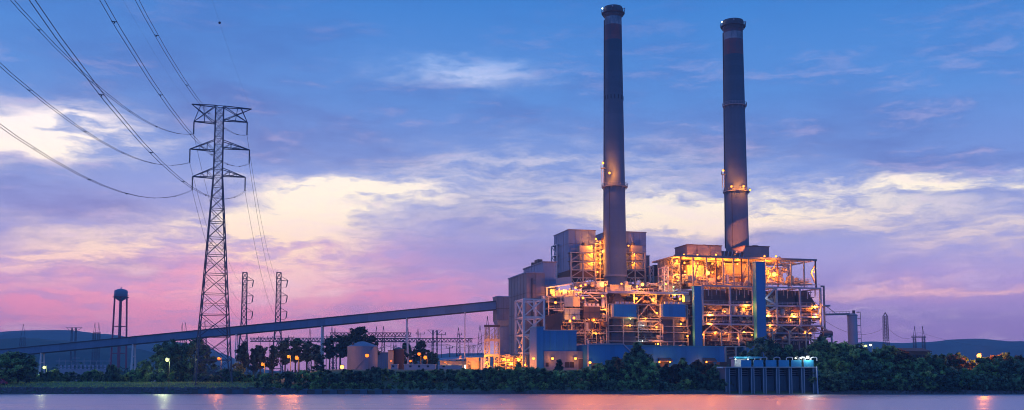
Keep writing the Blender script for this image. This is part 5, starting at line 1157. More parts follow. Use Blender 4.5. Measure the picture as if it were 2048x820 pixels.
# conductors: bundles of two sagging towards the next pylon behind the viewer, others running on behind
def cable(name, pts, r, label, group):
    cu = bpy.data.curves.new(name, 'CURVE'); cu.dimensions = '3D'; cu.bevel_depth = r; cu.bevel_resolution = 1
    sp_ = cu.splines.new('POLY'); sp_.points.add(len(pts) - 1)
    for p_, q_ in zip(sp_.points, pts): p_.co = (*q_, 1)
    tmp = bpy.data.objects.new(name, cu); C.objects.link(tmp)
    me = bpy.data.meshes.new_from_object(tmp); bpy.data.objects.remove(tmp); me.materials.clear(); me.materials.append(M['wire'])
    ob_ = bpy.data.objects.new(name, me); C.objects.link(ob_); return tag(ob_, label, 'cable', group)
PSI = R(9.53); DL = Vector((math.sin(PSI), -math.cos(PSI), 0)); SL, CUR = -.242, 5.22e-4
NAMES = ['upper left', 'upper right', 'middle left', 'middle right', 'lower left', 'lower right']
for (A, side), nm in zip(ARMS, NAMES):
    for e in (-.28, .28):
        dist = [0, 3, 6, 10, 15, 20, 30, 40, 55, 70, 85, 100, 120, 140, 160, 180, 200, 225, 250, 280, 310, 340, 370, 400, 430, 464]
        pts = [A + DL * d_ + AD * e + Vector((0, 0, SL * d_ + CUR * d_ * d_)) for d_ in dist]
        cb = cable('conductor', pts, .042, '%s conductor of the %s bundle coming in overhead' % ('left' if e < 0 else 'right', nm), 'conductors of the %s bundle' % nm)
    for q_, d_ in enumerate(range(38, 320, 38)):
        c_ = A + DL * d_ + Vector((0, 0, SL * d_ + CUR * d_ * d_)); m = MB().bar(c_ - AD * .34, c_ + AD * .34, .09); m.bar(c_ + Vector((0, 0, -.22)), c_, .12)
        tag(m.build('spacer', 'wire'), 'small spacer clamp on the %s overhead bundle, %s from the pylon' % (nm, 'first second third fourth fifth sixth seventh eighth'.split()[q_]), 'spacer', 'spacers on the %s bundle' % nm)
# shield wires with a marker ball
for px, py, nm in ((383.5, 213, 'left'), (503, 216.5, 'right')):
    ln, z = arm_len(px, py); A = Vector((PC.x, PC.y, z)) + AD * ln
    pts = [A + DL * d_ + Vector((0, 0, -.10 * d_ + 3.4e-4 * d_ * d_)) for d_ in range(0, 401, 20)]
    cable('shield_wire', pts, .013, 'thin shield wire from the %s tip of the pylon top' % nm, None)
    if nm == 'right':
        best = min(range(len(pts) * 10 - 10), key=lambda i: 0)
        d_ = 118; c_ = A + DL * d_ + Vector((0, 0, -.10 * d_ + 3.4e-4 * d_ * d_))
        for dd in range(20, 330):
            q = A + DL * dd + Vector((0, 0, -.10 * dd + 3.4e-4 * dd * dd)); rel = q - EYE
            dpt = rel.y * CA + rel.z * SA; pyy = PY - F * (-rel.y * SA + rel.z * CA) / dpt
            if pyy <= 46: c_ = q; break
        r_ = 2.6 / F * (c_.y)
        MB().lathe(c_, [(r_ * math.sin(math.pi * i / 10) + 1e-3, -r_ * math.cos(math.pi * i / 10)) for i in range(11)], 16, False).build('marker_ball', 'darksteel', smooth=True, label='small dark marker ball hanging on the right shield wire', cat='marker ball')

# slender pylons behind, and the lines running on to them
def slim_pylon(px, ytop, Y, label, group=None, arms=True, wpx=9.5, ysplit=640, zg=3.0):
    P = W(px, ytop, Y); o = thing('slim_pylon', (P.x, Y, zg), label, 'pylon', group); k_ = Y / F
    zb = W(px, ysplit, Y).z
    m = lattice(MB(), (P.x, Y, zb), (P.x, Y, P.z), wpx * k_ * 1.05, wpx * k_ * .9, 8, .42 if arms else .2, .24 if arms else .11, R(8)); m.build('upper_shaft', 'pylon', o)
    m = lattice(MB(), (P.x, Y, zg - .5), (P.x, Y, zb), wpx * k_ * 2.6, wpx * k_ * 1.05, 4 if arms else 2, .45 if arms else .2, .26 if arms else .11, R(8)); m.build('lower_shaft', 'pylon', o)
    tips = []
    if arms:
        for py in (ytop + 16, ytop + 47, ytop + 79):
            z = W(px, py, Y).z; L_ = 19 * k_; t_ = Vector((P.x + L_, Y - 2, z)); m = MB().bar((P.x + 1.2, Y - 1, z), t_, .3).bar((P.x + 1.2, Y - 1, z + 9 * k_), t_, .25).bar((P.x + 1.2, Y + 1, z), t_, .25)
            m.build('cross_arm', 'pylon', o); MB().tube(t_, t_ + Vector((-.6, 0, -13 * k_)), .35, n=6).build('insulator', 'insul', o); tips.append(t_ + Vector((-.6, 0, -13 * k_)))
            m = MB(); e_ = t_ + Vector((-.6, 0, -13 * k_)); prev = e_
            for j in range(1, 9): f = j / 8; q = e_ + Vector((-L_ * f, 0, -5 * k_ * 4 * f * (1 - f) + 5 * k_ * f)); m.tube(prev, q, .12, n=5); prev = q
            m.build('jumper_wire', 'wire', o)
    return tips
t1_ = slim_pylon(490, 545, 690, 'slim lattice pylon with arms on one side, left of two')
t2_ = slim_pylon(558, 545, 690, 'slim lattice pylon with arms on one side, right of two')
for i, ((A, side), nm) in enumerate(zip(ARMS, NAMES)):
    Bt = (t1_ if side < 0 else t2_)[i // 2]
    pts = [A + (Bt - A) * (j / 24) + Vector((0, 0, -4 * 16 * (j / 24) * (1 - j / 24))) for j in range(25)]
    cable('back_conductor', pts, .05, 'thin conductor from the %s insulator running back to a slim pylon' % nm, None)

def far_tower(px, ytop, ybase, Y, wt, wb, label, kind='peak', group=None, zg=3.0):
    P = W(px, ytop, Y); k_ = Y / F; o = thing('lattice_tower', (P.x, Y, zg), label, 'pylon', group); lw = max(.22, .55 * k_)
    if kind == 'peak':
        lattice(MB(), (P.x, Y, zg - .5), (P.x, Y, P.z - (768 - ytop) * k_ * .22), wb * k_, wt * k_, 7, lw, lw * .55).build('shaft', 'pylon', o)
        MB().bar((P.x - wt * k_ / 2, Y, P.z - (768 - ytop) * k_ * .22), (P.x, Y, P.z), lw).bar((P.x + wt * k_ / 2, Y, P.z - (768 - ytop) * k_ * .22), (P.x, Y, P.z), lw).build('peak', 'pylon', o)
    elif kind == 'twin':
        for s in (-1, 1):
            lattice(MB(), (P.x + s * wb * k_ / 2, Y, zg - .5), (P.x + s * wb * k_ / 2, Y, P.z - 22 * k_), 6 * k_, 4.5 * k_, 6, lw, lw * .55).build('shaft', 'pylon', o)
            MB().bar((P.x + s * wb * k_ / 2 - 2.2 * k_, Y, P.z - 22 * k_), (P.x + s * wb * k_ * .42, Y, P.z), lw).bar((P.x + s * wb * k_ / 2 + 2.2 * k_, Y, P.z - 22 * k_), (P.x + s * wb * k_ * .42, Y, P.z), lw).build('peak', 'pylon', o)
        lattice_beam(MB(), (P.x - wb * k_ * .8, Y, P.z - 20 * k_), (P.x + wb * k_ * .8, Y, P.z - 20 * k_), 3 * k_, 8, lw, lw * .5).build('cross_beam', 'pylon', o)
    elif kind == 'tee':
        for s in (-1, 1): lattice(MB(), (P.x + s * 4 * k_, Y, zg - .5), (P.x + s * 4 * k_, Y, P.z), 3 * k_, 2.5 * k_, 8, lw, lw * .5).build('shaft', 'pylon', o)
        MB().bar((P.x - wt * k_ / 2, Y, P.z), (P.x + wt * k_ / 2, Y, P.z), lw).bar((P.x - wt * k_ / 2, Y, P.z), (P.x - 4 * k_, Y, P.z - 9 * k_), lw).bar((P.x + wt * k_ / 2, Y, P.z), (P.x + 4 * k_, Y, P.z - 9 * k_), lw).bar((P.x - 4 * k_, Y, P.z - 9 * k_), (P.x + 4 * k_, Y, P.z), lw).build('cross_arm', 'pylon', o)
    return o
far_tower(47, 648, 700, 900, 8, 12, 'leftmost far pylon with a pointed peak against the hill')
far_tower(148, 655, 700, 950, 32, 8, 'far pylon with a wide winged top arm, left of the water tower', 'tee')
far_tower(194, 645, 700, 800, 8, 9, 'twin-peaked far pylon just left of the water tower', 'twin')
far_tower(368, 645, 700, 800, 8, 8, 'twin-peaked far pylon left of the great pylon legs', 'twin')
far_tower(410, 640, 700, 760, 6, 12, 'far pylon seen through the legs of the great pylon')
far_tower(960, 650, 735, 640, 7, 12, 'dark pointed pylon left of the transformer tower', zg=8)
far_tower(975, 632, 735, 560, 6, 10, 'taller pointed pylon rising behind the transformer tower', zg=8)
far_tower(917, 655, 735, 620, 6, 10, 'pointed pylon at the right end of the switchyard beams', zg=8)
far_tower(870, 660, 735, 640, 30, 10, 'flat-topped double switchyard pylon', 'tee', zg=8)
slim_pylon(1770.5, 632, 600, 'tall slim pylon alone right of the silo', None, False, 8.0, 682, 8.0)
o = bpy.data.objects['slim_pylon.002']; P = W(1770.5, 632, 600); Q = W(1770.5, 625, 600)
for e in (-1, 1): MB().bar((P.x + e * 1.0, 600, P.z), Q, .4).build('peak', 'pylon', o)
far_tower(1837, 652, 690, 800, 8, 18, 'far twin-legged pylon against the right hills', 'twin', zg=8)
far_tower(943, 690, 735, 900, 20, 8, 'tiny far pylon right of the pointed switchyard pylon', 'tee', zg=8)
# switchyard gantries
for i, (px, yt) in enumerate(((664, 652), (670, 656), (620, 655), (753, 653), (767, 652), (816, 655), (836, 657), (790, 668))):
    far_tower(px, yt, 735, 600 + 6 * (i % 3), 5, 9, 'pointed lattice post carrying the switchyard beams, %s from the left' % ('second', 'third', 'first', 'fourth', 'fifth', 'seventh', 'eighth', 'sixth')[i], 'peak', 'switchyard lattice posts', zg=8)
for i, (p0, p1, py, Y) in enumerate(((500, 816, 676, 606), (660, 822, 665.5, 604), (745, 945, 677, 608))):
    a, c_ = W(p0, py, Y), W(p1, py, Y); lattice_beam(MB(), a, c_, 1.9, int((p1 - p0) / 7), .32, .2).build('gantry_beam', 'pylon', label=('long lower lattice beam of the switchyard behind the pines', 'upper lattice beam of the switchyard', 'right lower lattice beam of the switchyard')[i], cat='beam')
for i, (p0, p1, py, Y) in enumerate(((600, 640, 691, 620), (850, 900, 690, 640))):
    a, c_ = W(p0, py, Y), W(p1, py, Y); MB().bar(a, c_, .35).bar(a, a + Vector((0, 0, 8 - a.z)), .3).bar(c_, c_ + Vector((0, 0, 8 - c_.z)), .3).build('bus_bar', 'pylon', label=('thin bus bar frame behind the left pines', 'thin bus bar frame under the flat-topped pylon')[i], cat='bus bar')
prg = random.Random(15)
for i in range(24):
    px = 478 + i * 20 + prg.uniform(-5, 5); Y = prg.uniform(470, 600); P = W(px, prg.uniform(664, 702), Y); oo = thing('switchyard_pole', (P.x, Y, 7.5), 'thin dark switchyard pole with insulators, %s from the left' % 'first second third fourth fifth sixth seventh eighth ninth tenth eleventh twelfth thirteenth fourteenth fifteenth sixteenth seventeenth eighteenth nineteenth twentieth twenty-first twenty-second twenty-third twenty-fourth'.split()[i], 'pole', 'thin poles of the switchyard')
    MB().tube((P.x, Y, 7.2), (P.x, Y, P.z), .2, .12, 6).build('pole', 'pylon', oo); hw_ = prg.uniform(.9, 2.2); MB().bar((P.x - hw_, Y, P.z - .6), (P.x + hw_, Y, P.z - .6), .18).build('cross_bar', 'pylon', oo)
    for e in (-1, 1): MB().lathe((P.x + e * hw_ * .9, Y, P.z - .5), [(.1, 0), (.2, .2), (.1, .4), (.2, .6), (.08, .9)], 6).build('insulator', 'insul', oo)
def sagline(p0, y0, Y0, p1, y1, Y1, sag, lab):
    a, c_ = W(p0, y0, Y0), W(p1, y1, Y1); cable('line_wire', [a + (c_ - a) * (j / 16) + Vector((0, 0, -4 * sag * (j / 16) * (1 - j / 16))) for j in range(17)], .07, lab, None)
for i in range(7): sagline(640 + i * 42, 688 + 2 * (i % 3), 560, 700 + i * 42, 690 + 3 * (i % 2), 580, 1.5, 'thin switchyard wire between the poles, %s span from the left' % 'first second third fourth fifth sixth seventh'.split()[i])
sagline(917, 672, 620, 990, 655, 440, 3, 'wire from the pointed switchyard pylon up to the plant'); sagline(917, 686, 620, 995, 668, 440, 3, 'lower wire from the switchyard pylon up to the plant')
sagline(1648, 640, 480, 1770, 655, 600, 5, 'upper wire from the plant to the lone right pylon'); sagline(1770, 650, 600, 1837, 664, 800, 6, 'wire between the two right pylons'); sagline(1837, 664, 800, 2100, 678, 1200, 10, 'wire running off right from the twin-legged pylon')
# substation far left: pale bus racks and a low wall
o = thing('substation_rack', W(170, 745, 470), 'pale substation racks behind the conveyor at left', 'substation')
for i in range(9):
    px = 118 + i * 12.5; P = W(px, 728, 470 + 5 * (i % 3)); MB().bar((P.x, P.y, 2.6), (P.x, P.y, W(px, 716 + 3 * (i % 4), P.y).z), .3).build('rack_post', 'steel', o)
for py, p0, p1 in ((722, 112, 222), (730, 140, 215), (716, 145, 160)): MB().bar(W(p0, py, 470), W(p1, py, 470), .28).build('bus_bar', 'lilac', o)
for i in range(12): P = W(122 + i * 8, 733, 472); MB().lathe((P.x, P.y, P.z - 1.6), [(.5, 0), (.7, .5), (.4, .9), (.6, 1.3), (.25, 2.2)], 8).build('switchgear', 'lilac', o)
o = thing('low_wall', W(160, 745, 462), 'long low pale wall below the substation racks', 'wall'); a, c_ = W(118, 745, 462), W(212, 738, 462)
for i in range(8): x0 = a.x + (c_.x - a.x) * i / 8; MB().box(x0 + .03, x0 + (c_.x - a.x) / 8 - .03, 462, 462.6, 2.6, c_.z - .25 * (i % 3 == 2)).build('wall_panel', 'lilac', o)
o = thing('white_shed', W(300, 752, 455), 'small pale shed beyond the hedge near the second conveyor post', 'shed'); a, c_ = W(290, 752, 455), W(318, 742, 455); MB().box(a.x, c_.x, 455, 460, 2.6, c_.z).build('wall', 'lilac', o); MB().box(a.x - .2, c_.x + .2, 454.6, 460.4, c_.z, c_.z + .35).build('roof', 'clad', o)
# parked wagon at the left edge
o = thing('parked_van', W(4, 770, 346), 'small red vehicle half hidden at the left edge of the bank', 'van'); P = W(3, 768, 346); zg = H(P.x, 346)
MB().prism([(P.x - 2.3, 345.2, zg + .35), (P.x + 1.6, 345.2, zg + .35), (P.x + 1.6, 345.2, zg + 1.0), (P.x + .7, 345.2, zg + 1.15), (P.x + .2, 345.2, zg + 1.9), (P.x - 2.2, 345.2, zg + 1.95)][::-1], (0, 1.7, 0)).build('body', 'redpaint', o)
MB().prism([(P.x - 1.9, 345.14, zg + 1.25), (P.x + .45, 345.14, zg + 1.25), (P.x + .1, 345.14, zg + 1.75), (P.x - 1.9, 345.14, zg + 1.8)][::-1], (0, .05, 0)).build('window', 'dark', o)
for dx_ in (-1.5, 1.0): MB().tube((P.x + dx_, 345.05, zg + .33), (P.x + dx_, 345.3, zg + .33), .36, n=14).build('wheel', 'dark', o)

# ------------------------------------------------------------------ river edge: dock walls, riprap, grass
o = thing('stone_river_wall', (W(455, 785, 329).x, 328.5, 0), 'low stone river wall below the great pylon', 'wall')
for i in range(12):
    x0, x1 = W(385 + i * 11.4, 785, 328.5).x, W(396 + i * 11.4, 785, 328.5).x
    MB().box(x0, x1 + .04, 328.2 + .12 * (i % 3), 330, -1, 1.15 + .12 * ((i * 7) % 4)).build('stone', 'wetconcrete' if i % 3 else 'wood', o)
o = thing('old_dock_wall', (W(705, 785, 328).x, 327.8, 0), 'old low dock wall with dark timber bays at the water line', 'wall')
for i in range(14):
    x0, x1 = W(600 + i * 15, 785, 328).x, W(615 + i * 15, 785, 328).x
    MB().box(x0 + .05, x1 - .05, 327.7 if i % 2 else 327.3, 329.6, -1, 1.05 + .15 * (i % 3)).build('bay_panel', 'wood' if i % 2 else 'wetconcrete', o)
MB().box(W(604, 780, 328).x, W(808, 780, 328).x, 327.5, 328.4, 1.36, 1.5).build('capping', 'wetconcrete', o)
rg = random.Random(3)
m = MB()
for i in range(5200):
    px = rg.uniform(-60, 2110)
    if 1452 < px < 1628: continue
    d_ = rg.uniform(-1.2, 4.2) if px < 620 else rg.uniform(-1.0, 2.0)
    x = (px - 1024) / F * 331; y = shore(x) + d_; z = H(x, y); r = rg.uniform(.16, .5)
    b0 = len(m.v); q = [Vector((rg.uniform(.6, 1) * sx, rg.uniform(.6, 1) * sy, rg.uniform(.45, .85) * sz)) * r for sz in (-1, 1) for sx, sy in ((-1, -1), (1, -1), (1, 1), (-1, 1))]
    rot = Matrix.Rotation(rg.uniform(0, 6.28), 3, 'Z') @ Matrix.Rotation(rg.uniform(-.5, .5), 3, 'X')
    m.quads([rot @ c_ + Vector((x, y, z + .1)) for c_ in q])
M['stone'] = mat('riprap_stone', (0.13, 0.11, 0.11), .9, .45, 1.1, bump=.05)
m.build('riprap', 'stone', kind='stuff', label='dark riprap stones along the water edge', cat='stones')
m = MB()
for i in range(16000):
    px = rg.uniform(-60, 640); d_ = rg.uniform(3.5, 40) if px < 540 else rg.uniform(3, 22); x = (px - 1024) / F * 345; y = shore(x) + d_
    z = H(x, y) - .05; hh = rg.uniform(.18, .55) * (1.6 if rg.random() < .08 else 1); a = rg.uniform(0, 6.28); w_ = rg.uniform(.05, .16); lx, ly = rg.uniform(-.2, .2), rg.uniform(-.2, .2)
    b0 = len(m.v); m.v += [Vector((x - w_ * math.cos(a), y - w_ * math.sin(a), z)), Vector((x + w_ * math.cos(a), y + w_ * math.sin(a), z)), Vector((x + lx, y + ly, z + hh))]; m.f.append((b0, b0 + 1, b0 + 2))
m.build('grass', 'grass', kind='stuff', label='rough grass on the left bank', cat='grass')

# ------------------------------------------------------------------ trees
def leaf_cloud(m, clumps, leaves, size, rg, flat=1.0):
    for (c_, r) in clumps:
        for i in range(leaves):
            while True:
                p_ = Vector((rg.uniform(-1, 1), rg.uniform(-1, 1), rg.uniform(-1, 1)))
                if p_.length <= 1: break
            p_ = p_ * (0.55 + 0.45 * rg.random()) if p_.length > .4 else p_ * 1.6
            q = c_ + Vector((p_.x * r, p_.y * r, p_.z * r * flat)); s = size * rg.uniform(.6, 1.4)
            a = Vector((rg.gauss(0, 1), rg.gauss(0, 1), rg.gauss(0, .6))).normalized(); b_ = a.cross(Vector((rg.gauss(0, 1), rg.gauss(0, 1), rg.gauss(0, 1)))).normalized()
            o_ = len(m.v); m.v += [q - a * s, q + b_ * s * .45, q + a * s, q - b_ * s * .45]; m.f.append((o_, o_ + 1, o_ + 2, o_ + 3))
def mesh_of(mb, name, mt, smooth=False):
    ob_ = mb.build(name, mt); me = ob_.data; bpy.data.objects.remove(ob_); return me
def proto_round(seed, H_=10, W_=4.2, low=.12, nc=70, leaves=70, size=.42):
    rg = random.Random(seed); cr = []
    for i in range(nc):
        u = rg.random(); a = rg.uniform(0, 6.283); z = low + (1 - low) * rg.random() ** .8
        prof = math.sin(math.pi * min(1, (z - low * .5) / (1.06 - low * .5))) ** .6
        rr_ = W_ * prof * math.sqrt(rg.random()) * (1 + .25 * math.sin(3 * a + seed)); cr.append((Vector((rr_ * math.cos(a), rr_ * math.sin(a), z * H_ * (.93 + .07 * math.sin(2 * a + seed)))), rg.uniform(.7, 1.35)))
    m = MB(); leaf_cloud(m, cr, leaves, size, rg)
    t_ = MB().tube((0, 0, -.6), (0, 0, H_ * .45), .26, .15, 8)
    for i in range(7):
        a = rg.uniform(0, 6.28); z = H_ * rg.uniform(.1, .45); t_.tube((0, 0, z), (math.cos(a) * W_ * .6, math.sin(a) * W_ * .6, z + H_ * rg.uniform(.2, .4)), .11, .03, 6)
    return mesh_of(m, 'crown', 'leaf'), mesh_of(t_, 'trunk', 'bark')
def proto_conifer(seed, H_=10, W_=2.6):
    rg = random.Random(seed); cr = []
    for i in range(90):
        z = .06 + .92 * rg.random(); a = rg.uniform(0, 6.28); rr_ = W_ * (1 - z) ** .8 * (.55 + .45 * rg.random()) * (1 + .2 * math.sin(5 * z * 6 + a)); cr.append((Vector((rr_ * math.cos(a), rr_ * math.sin(a), z * H_)), rg.uniform(.4, .8) * (1.2 - .7 * z)))
    m = MB(); leaf_cloud(m, cr, 60, .34, rg, .8)
    return mesh_of(m, 'crown', 'leafpine'), mesh_of(MB().tube((0, 0, -.6), (0, 0, H_ * .97), .2, .03, 8), 'trunk', 'bark')
def proto_pine(seed, H_=10, W_=3.0):
    rg = random.Random(seed); cr = []; t_ = MB().tube((0, 0, -.6), (.15, 0, H_ * .95), .2, .05, 8)
    for i in range(30):
        z = rg.uniform(.36, .97); a = rg.uniform(0, 6.28); L_ = W_ * rg.uniform(.3, 1) * (1.3 - z * .95); tip = Vector((L_ * math.cos(a), L_ * math.sin(a), z * H_ + .35 * L_)); t_.tube((0, 0, z * H_ - .3), tip, .07, .025, 6)
        for j in range(3): cr.append((tip - Vector((math.cos(a), math.sin(a), .3)) * (L_ * .32 * j) + Vector((rg.uniform(-.4, .4), rg.uniform(-.4, .4), rg.uniform(-.2, .4))), rg.uniform(.4, .95)))
    cr.append((Vector((.1, 0, H_ * .96)), .6)); cr.append((Vector((.2, .2, H_ * .86)), .9))
    m = MB(); leaf_cloud(m, cr, 60, .27, rg, .85); return mesh_of(m, 'crown', 'leafpine'), mesh_of(t_, 'trunk', 'bark')
PR = dict(round=[proto_round(s, W_=w_, low=l_) for s, w_, l_ in ((1, 4.4, .1), (2, 3.6, .12), (3, 5.0, .08), (4, 4.0, .15))], shrub=[proto_round(s, 10, 7.0, .02, 70, 70, .62) for s in (11, 12, 13)], conifer=[proto_conifer(s) for s in (21, 22)], pine=[proto_pine(s) for s in (31, 32, 33)])
for kk, lst in PR.items():
    PR[kk] = []
    for i, (cr, tr) in enumerate(lst): PR[kk].append((cr, tr))
darkvar = {}
def crown_variant(me, mt):
    key = (me.name, mt)
    if key not in darkvar: c_ = me.copy(); c_.materials.clear(); c_.materials.append(M[mt]); darkvar[key] = c_
    return darkvar[key]
trg = random.Random(77)
def tree(kind, px, ytop, Y, wf, label, group, mt=None, zbase=None, name=None):
    P = W(px, ytop, Y); zb = H(P.x, Y) if zbase is None else zbase; hgt = max(2.2, P.z - zb)
    cr, tr = trg.choice(PR[kind]); s = hgt / 10.0
    o = thing(name or {'round': 'broadleaf_tree', 'shrub': 'bank_shrub', 'conifer': 'conifer_tree', 'pine': 'pine_tree'}[kind], (P.x, Y, zb), label, 'shrub' if kind == 'shrub' else 'tree', group)
    a = trg.uniform(0, 6.28)
    for nm, me in (('trunk', tr), ('crown', crown_variant(cr, mt) if mt else cr)):
        c_ = bpy.data.objects.new(nm, me); C.objects.link(c_); c_.parent = o; c_.scale = (s * wf, s * wf, s); c_.rotation_euler = (0, 0, a)
    return o
# left side
tree('round', 12, 709, 350, 1.5, 'big rounded dark bush clump filling the left edge', None, 'leaf'); tree('round', 38, 707, 352, 1.5, 'rounded green tree right beside the left edge clump', None, 'leaf'); tree('shrub', 60, 738, 351, 1.0, 'lower bush sloping down right of the left edge trees', None, 'leafdark')
hedge = []
for i in range(30):
    px = 66 + i * 15.5 + trg.uniform(-5, 5); hedge.append(tree('shrub', px, trg.uniform(738, 751), trg.uniform(357, 372), trg.uniform(.8, 1.25), 'low dark shrub in the hedge along the left bank', 'hedge shrubs on the left bank', trg.choice(('leaf', 'leafdark', 'leafdark'))))
for px, yt, kind, wf, lab, Y in ((218, 727, 'conifer', 1.0, 'small dark conifer in the hedge below the water tower', 368), (229, 732, 'round', .9, 'bushy tree just right of the small hedge conifer', 366), (293, 723, 'round', .8, 'small tree in the hedge right of the second conveyor post', 380), (338, 684, 'round', .95, 'tall dark tree behind the yellow-green lamp', 385), (362, 690, 'round', .8, 'dark tree between the lamp tree and the great pylon', 388), (396, 680, 'round', .9, 'tall dark tree standing inside the great pylon legs', 384),
        (488, 688, 'pine', 1.0, 'pine just right of the great pylon', 395), (508, 700, 'pine', .9, 'thin pine between the great pylon and the pair of lamps', 405), (522, 692, 'pine', 1.0, 'open-crowned pine left of the pair of yard lamps', 398), (546, 694, 'pine', 1.0, 'dark pine behind the pair of yard lamps at left', 402), (571, 682, 'pine', 1.25, 'broad pine behind the pair of yard lamps', 400), (592, 678, 'pine', 1.3, 'broadest pine right behind the pair of yard lamps', 404), (614, 684, 'pine', 1.2, 'pine left of the slim conveyor post', 402), (634, 690, 'pine', 1.1, 'pine right against the slim conveyor post', 410),
        (638, 706, 'conifer', 1.5, 'dense dark conifer in front of the slim conveyor post', 372), (660, 676, 'pine', 1.1, 'pine left of the round tank', 425), (682, 672, 'pine', 1.1, 'pine just behind the left side of the round tank', 430), (700, 668, 'pine', 1.2, 'pine behind the round tank roof', 430), (716, 655, 'pine', 1.25, 'tallest pine with a pointed crown behind the round tank', 430), (742, 672, 'pine', 1.0, 'pine behind the right side of the round tank', 432),
        (815, 690, 'round', .9, 'dark tree behind the double conveyor post', 432), (842, 684, 'pine', 1.4, 'dark spreading pine right of the double conveyor post', 430), (862, 704, 'round', 1.1, 'dark tree behind the two pole lamps', 436), (478, 728, 'round', .8, 'low tree beside the right feet of the great pylon', 380)):
    tree(kind, px, yt, Y, wf, lab, None, 'leafdark' if kind == 'round' else None)
# bank from the pylon to the intake: low front row, fuller back row
ORD = 'first second third fourth fifth sixth seventh eighth ninth tenth eleventh twelfth thirteenth fourteenth fifteenth sixteenth seventeenth eighteenth nineteenth twentieth'.split()
ORD += ['twenty-' + w for w in ORD[:9]] + ['thirtieth'] + ['thirty-' + w for w in ORD[:9]] + ['fortieth'] + ['forty-' + w for w in ORD[:9]]
def number(objs, label):
    for i, o_ in enumerate(sorted(objs, key=lambda q: q.location.x / q.location.y)): o_['label'] = '%s, %s from the left' % (label, ORD[i])
def bank(px0, px1, step, tops, Y0, Y1, kinds, label, group, jit=4, mts=('leaf', 'leafdark', 'leaf')):
    px = px0; made = []
    while px < px1:
        for (a, ya), (c_, yc) in zip(tops, tops[1:]):
            if a <= px <= c_: yt = ya + (yc - ya) * (px - a) / (c_ - a); break
        kd = trg.choice(kinds); made.append(tree(kd, px, yt + trg.uniform(-jit, jit), trg.uniform(Y0, Y1), trg.uniform(.85, 1.2) * (1.0 if kd == 'shrub' else 1.15), label, group, trg.choice(mts))); px += step * trg.uniform(.75, 1.25)
    number(made, label)
number(hedge, 'low dark shrub in the hedge along the left bank')
bank(515, 1050, 20, [(515, 764), (600, 764), (640, 768), (820, 766), (1050, 764)], 330.8, 336, ['shrub'], 'low green shrub at the water edge left of the blue buildings', 'front shrubs on the middle bank')
bank(520, 1070, 17, [(520, 750), (600, 744), (690, 743), (760, 737), (870, 741), (960, 739), (1000, 737), (1070, 739)], 348, 360, ['shrub', 'shrub', 'round'], 'leafy green shrub on the slope below the tanks and office', 'shrubs on the middle slope')
bank(1040, 1450, 19, [(1040, 764), (1250, 762), (1450, 762)], 330.5, 335, ['shrub'], 'dark shrub at the water edge below the blue buildings', 'front shrubs below the blue buildings', mts=('leafdark', 'leafdark', 'leaf'))
bank(1060, 1220, 16, [(1060, 740), (1120, 739), (1220, 737)], 346, 360, ['shrub'], 'shrub on the slope below the blue workshop', 'slope shrubs below the blue workshop', mts=('leaf', 'leafdark'))
bank(1205, 1455, 17, [(1205, 735), (1230, 722), (1300, 722), (1345, 735), (1380, 726), (1420, 728), (1455, 738)], 344, 358, ['round', 'round', 'shrub'], 'dark leafy tree on the bank below the long blue hall', 'bank trees below the long blue hall', jit=7, mts=('leafdark', 'leaf', 'leafdry'))
for px, yt, kind, wf, lab, Y in ((1038, 722, 'conifer', 1.4, 'small conifer on the bank under the white braced tower', 356), (1118, 718, 'conifer', 1.5, 'bushy young conifer in front of the blue workshop', 356), (1276, 683, 'conifer', 1.7, 'tallest dark tree on the bank before the blue annex', 352), (1262, 706, 'round', 1.0, 'dark tree left of the tallest bank tree', 350), (1296, 712, 'round', 1.0, 'dark tree right of the tallest bank tree', 350), (1230, 716, 'round', 1.0, 'rounded tree in front of the blue annex', 352), (1366, 713, 'conifer', 1.5, 'small bushy conifer in front of the long blue hall', 354), (1440, 742, 'shrub', 1.0, 'shrub at the left end of the intake', 342)):
    tree(kind, px, yt, Y, wf, lab, None, 'leafdark')
for px, yt, wf, lab in ((1530, 680, 1.1, 'dark tree rising behind the intake canopy'), (1552, 690, 1.1, 'tree behind the middle of the intake'), (1574, 694, 1.1, 'rounded green tree behind the right half of the intake'), (1598, 700, 1.2, 'low tree behind the dazzling intake floodlight'), (1512, 700, 1.0, 'small dark tree beside the blue panelled shed')):
    tree('round', px, yt, 362, wf, lab, None, 'leafdark' if px != 1574 else 'leaf')
bank(1634, 2070, 19, [(1634, 740), (1750, 746), (1900, 748), (2070, 750)], 330.5, 335, ['shrub', 'round'], 'dark shrub at the water edge right of the intake', 'front shrubs on the right bank', mts=('leafdark', 'leafdark', 'leaf'))
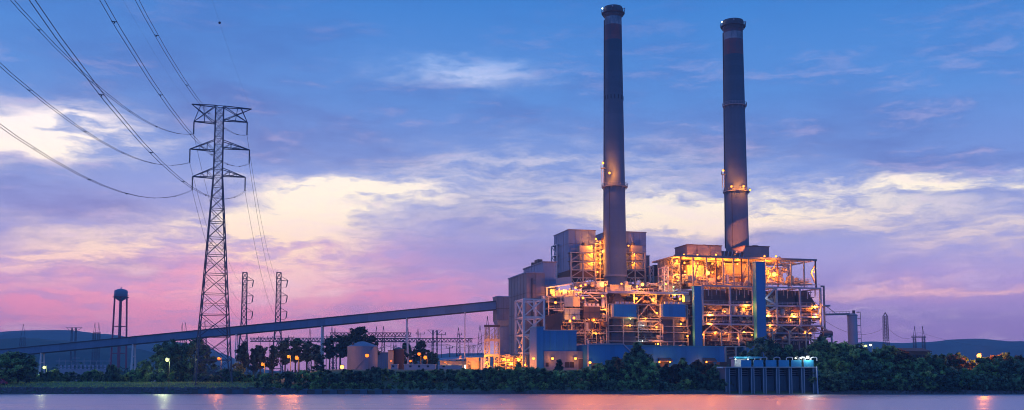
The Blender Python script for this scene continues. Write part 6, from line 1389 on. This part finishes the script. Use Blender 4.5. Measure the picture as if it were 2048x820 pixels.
bank(1636, 2070, 16, [(1636, 700), (1650, 690), (1690, 686), (1715, 694), (1730, 706), (1745, 700), (1790, 712), (1850, 716), (1900, 712), (1950, 724), (2000, 720), (2015, 712), (2070, 722)], 342, 358, ['round', 'round', 'round', 'shrub'], 'dark leafy tree in the row right of the intake', 'right bank trees', jit=9, mts=('leafdark', 'leaf', 'leaf', 'leafdry'))
bank(1640, 2070, 24, [(1640, 716), (1700, 714), (1850, 726), (2070, 730)], 338, 344, ['round', 'shrub'], 'mid-height tree in front of the right bank row', 'middle row of right bank trees', jit=11, mts=('leafdark', 'leaf', 'leaf'))
tree('round', 2012, 708, 352, 1.0, 'tall rounded green tree near the right edge', None, 'leaf'); tree('round', 2044, 715, 354, 1.0, 'brownish tree at the right edge', None, 'leafdry'); tree('round', 1645, 676, 362, .9, 'tall dark tree at the right end of the right unit', None, 'leafdark')
# far wood: one uncountable mass on the plain
m = MB(); cl_ = []
wrg = random.Random(9)
for i in range(1500):
    px = wrg.uniform(-120, 2200); Y = wrg.uniform(620, 1100)
    if 1000 < px < 1690: continue
    x = (px - 1024) / F * Y; zt = 3 + wrg.uniform(7, 14) * (1.0 if px < 460 or px > 1600 else .75)
    cl_.append((Vector((x, Y, zt * .55)), zt * .5))
leaf_cloud(m, cl_, 42, 1.5, wrg, 1.0)
m.build('far_wood', 'leafdark', kind='stuff', label='far dark wood on the plain below the hills', cat='wood')

# ------------------------------------------------------------------ haze
hz = MB().box(-5100, 5100, -750, 3700, -4.0, 212).build('haze', 'steel', kind='stuff')
vm = bpy.data.materials.new('haze_air'); vm.use_nodes = True; vm.node_tree.nodes.clear(); t = NT(vm.node_tree)
vo = t.new('ShaderNodeOutputMaterial'); pv = t.new('ShaderNodeVolumePrincipled'); pv.inputs['Color'].default_value = (.42, .72, 1, 1); pv.inputs['Density'].default_value = 2.5e-4; pv.inputs['Anisotropy'].default_value = 0.0
t.l.new(pv.outputs[0], vo.inputs['Volume']); hz.data.materials.clear(); hz.data.materials.append(vm)
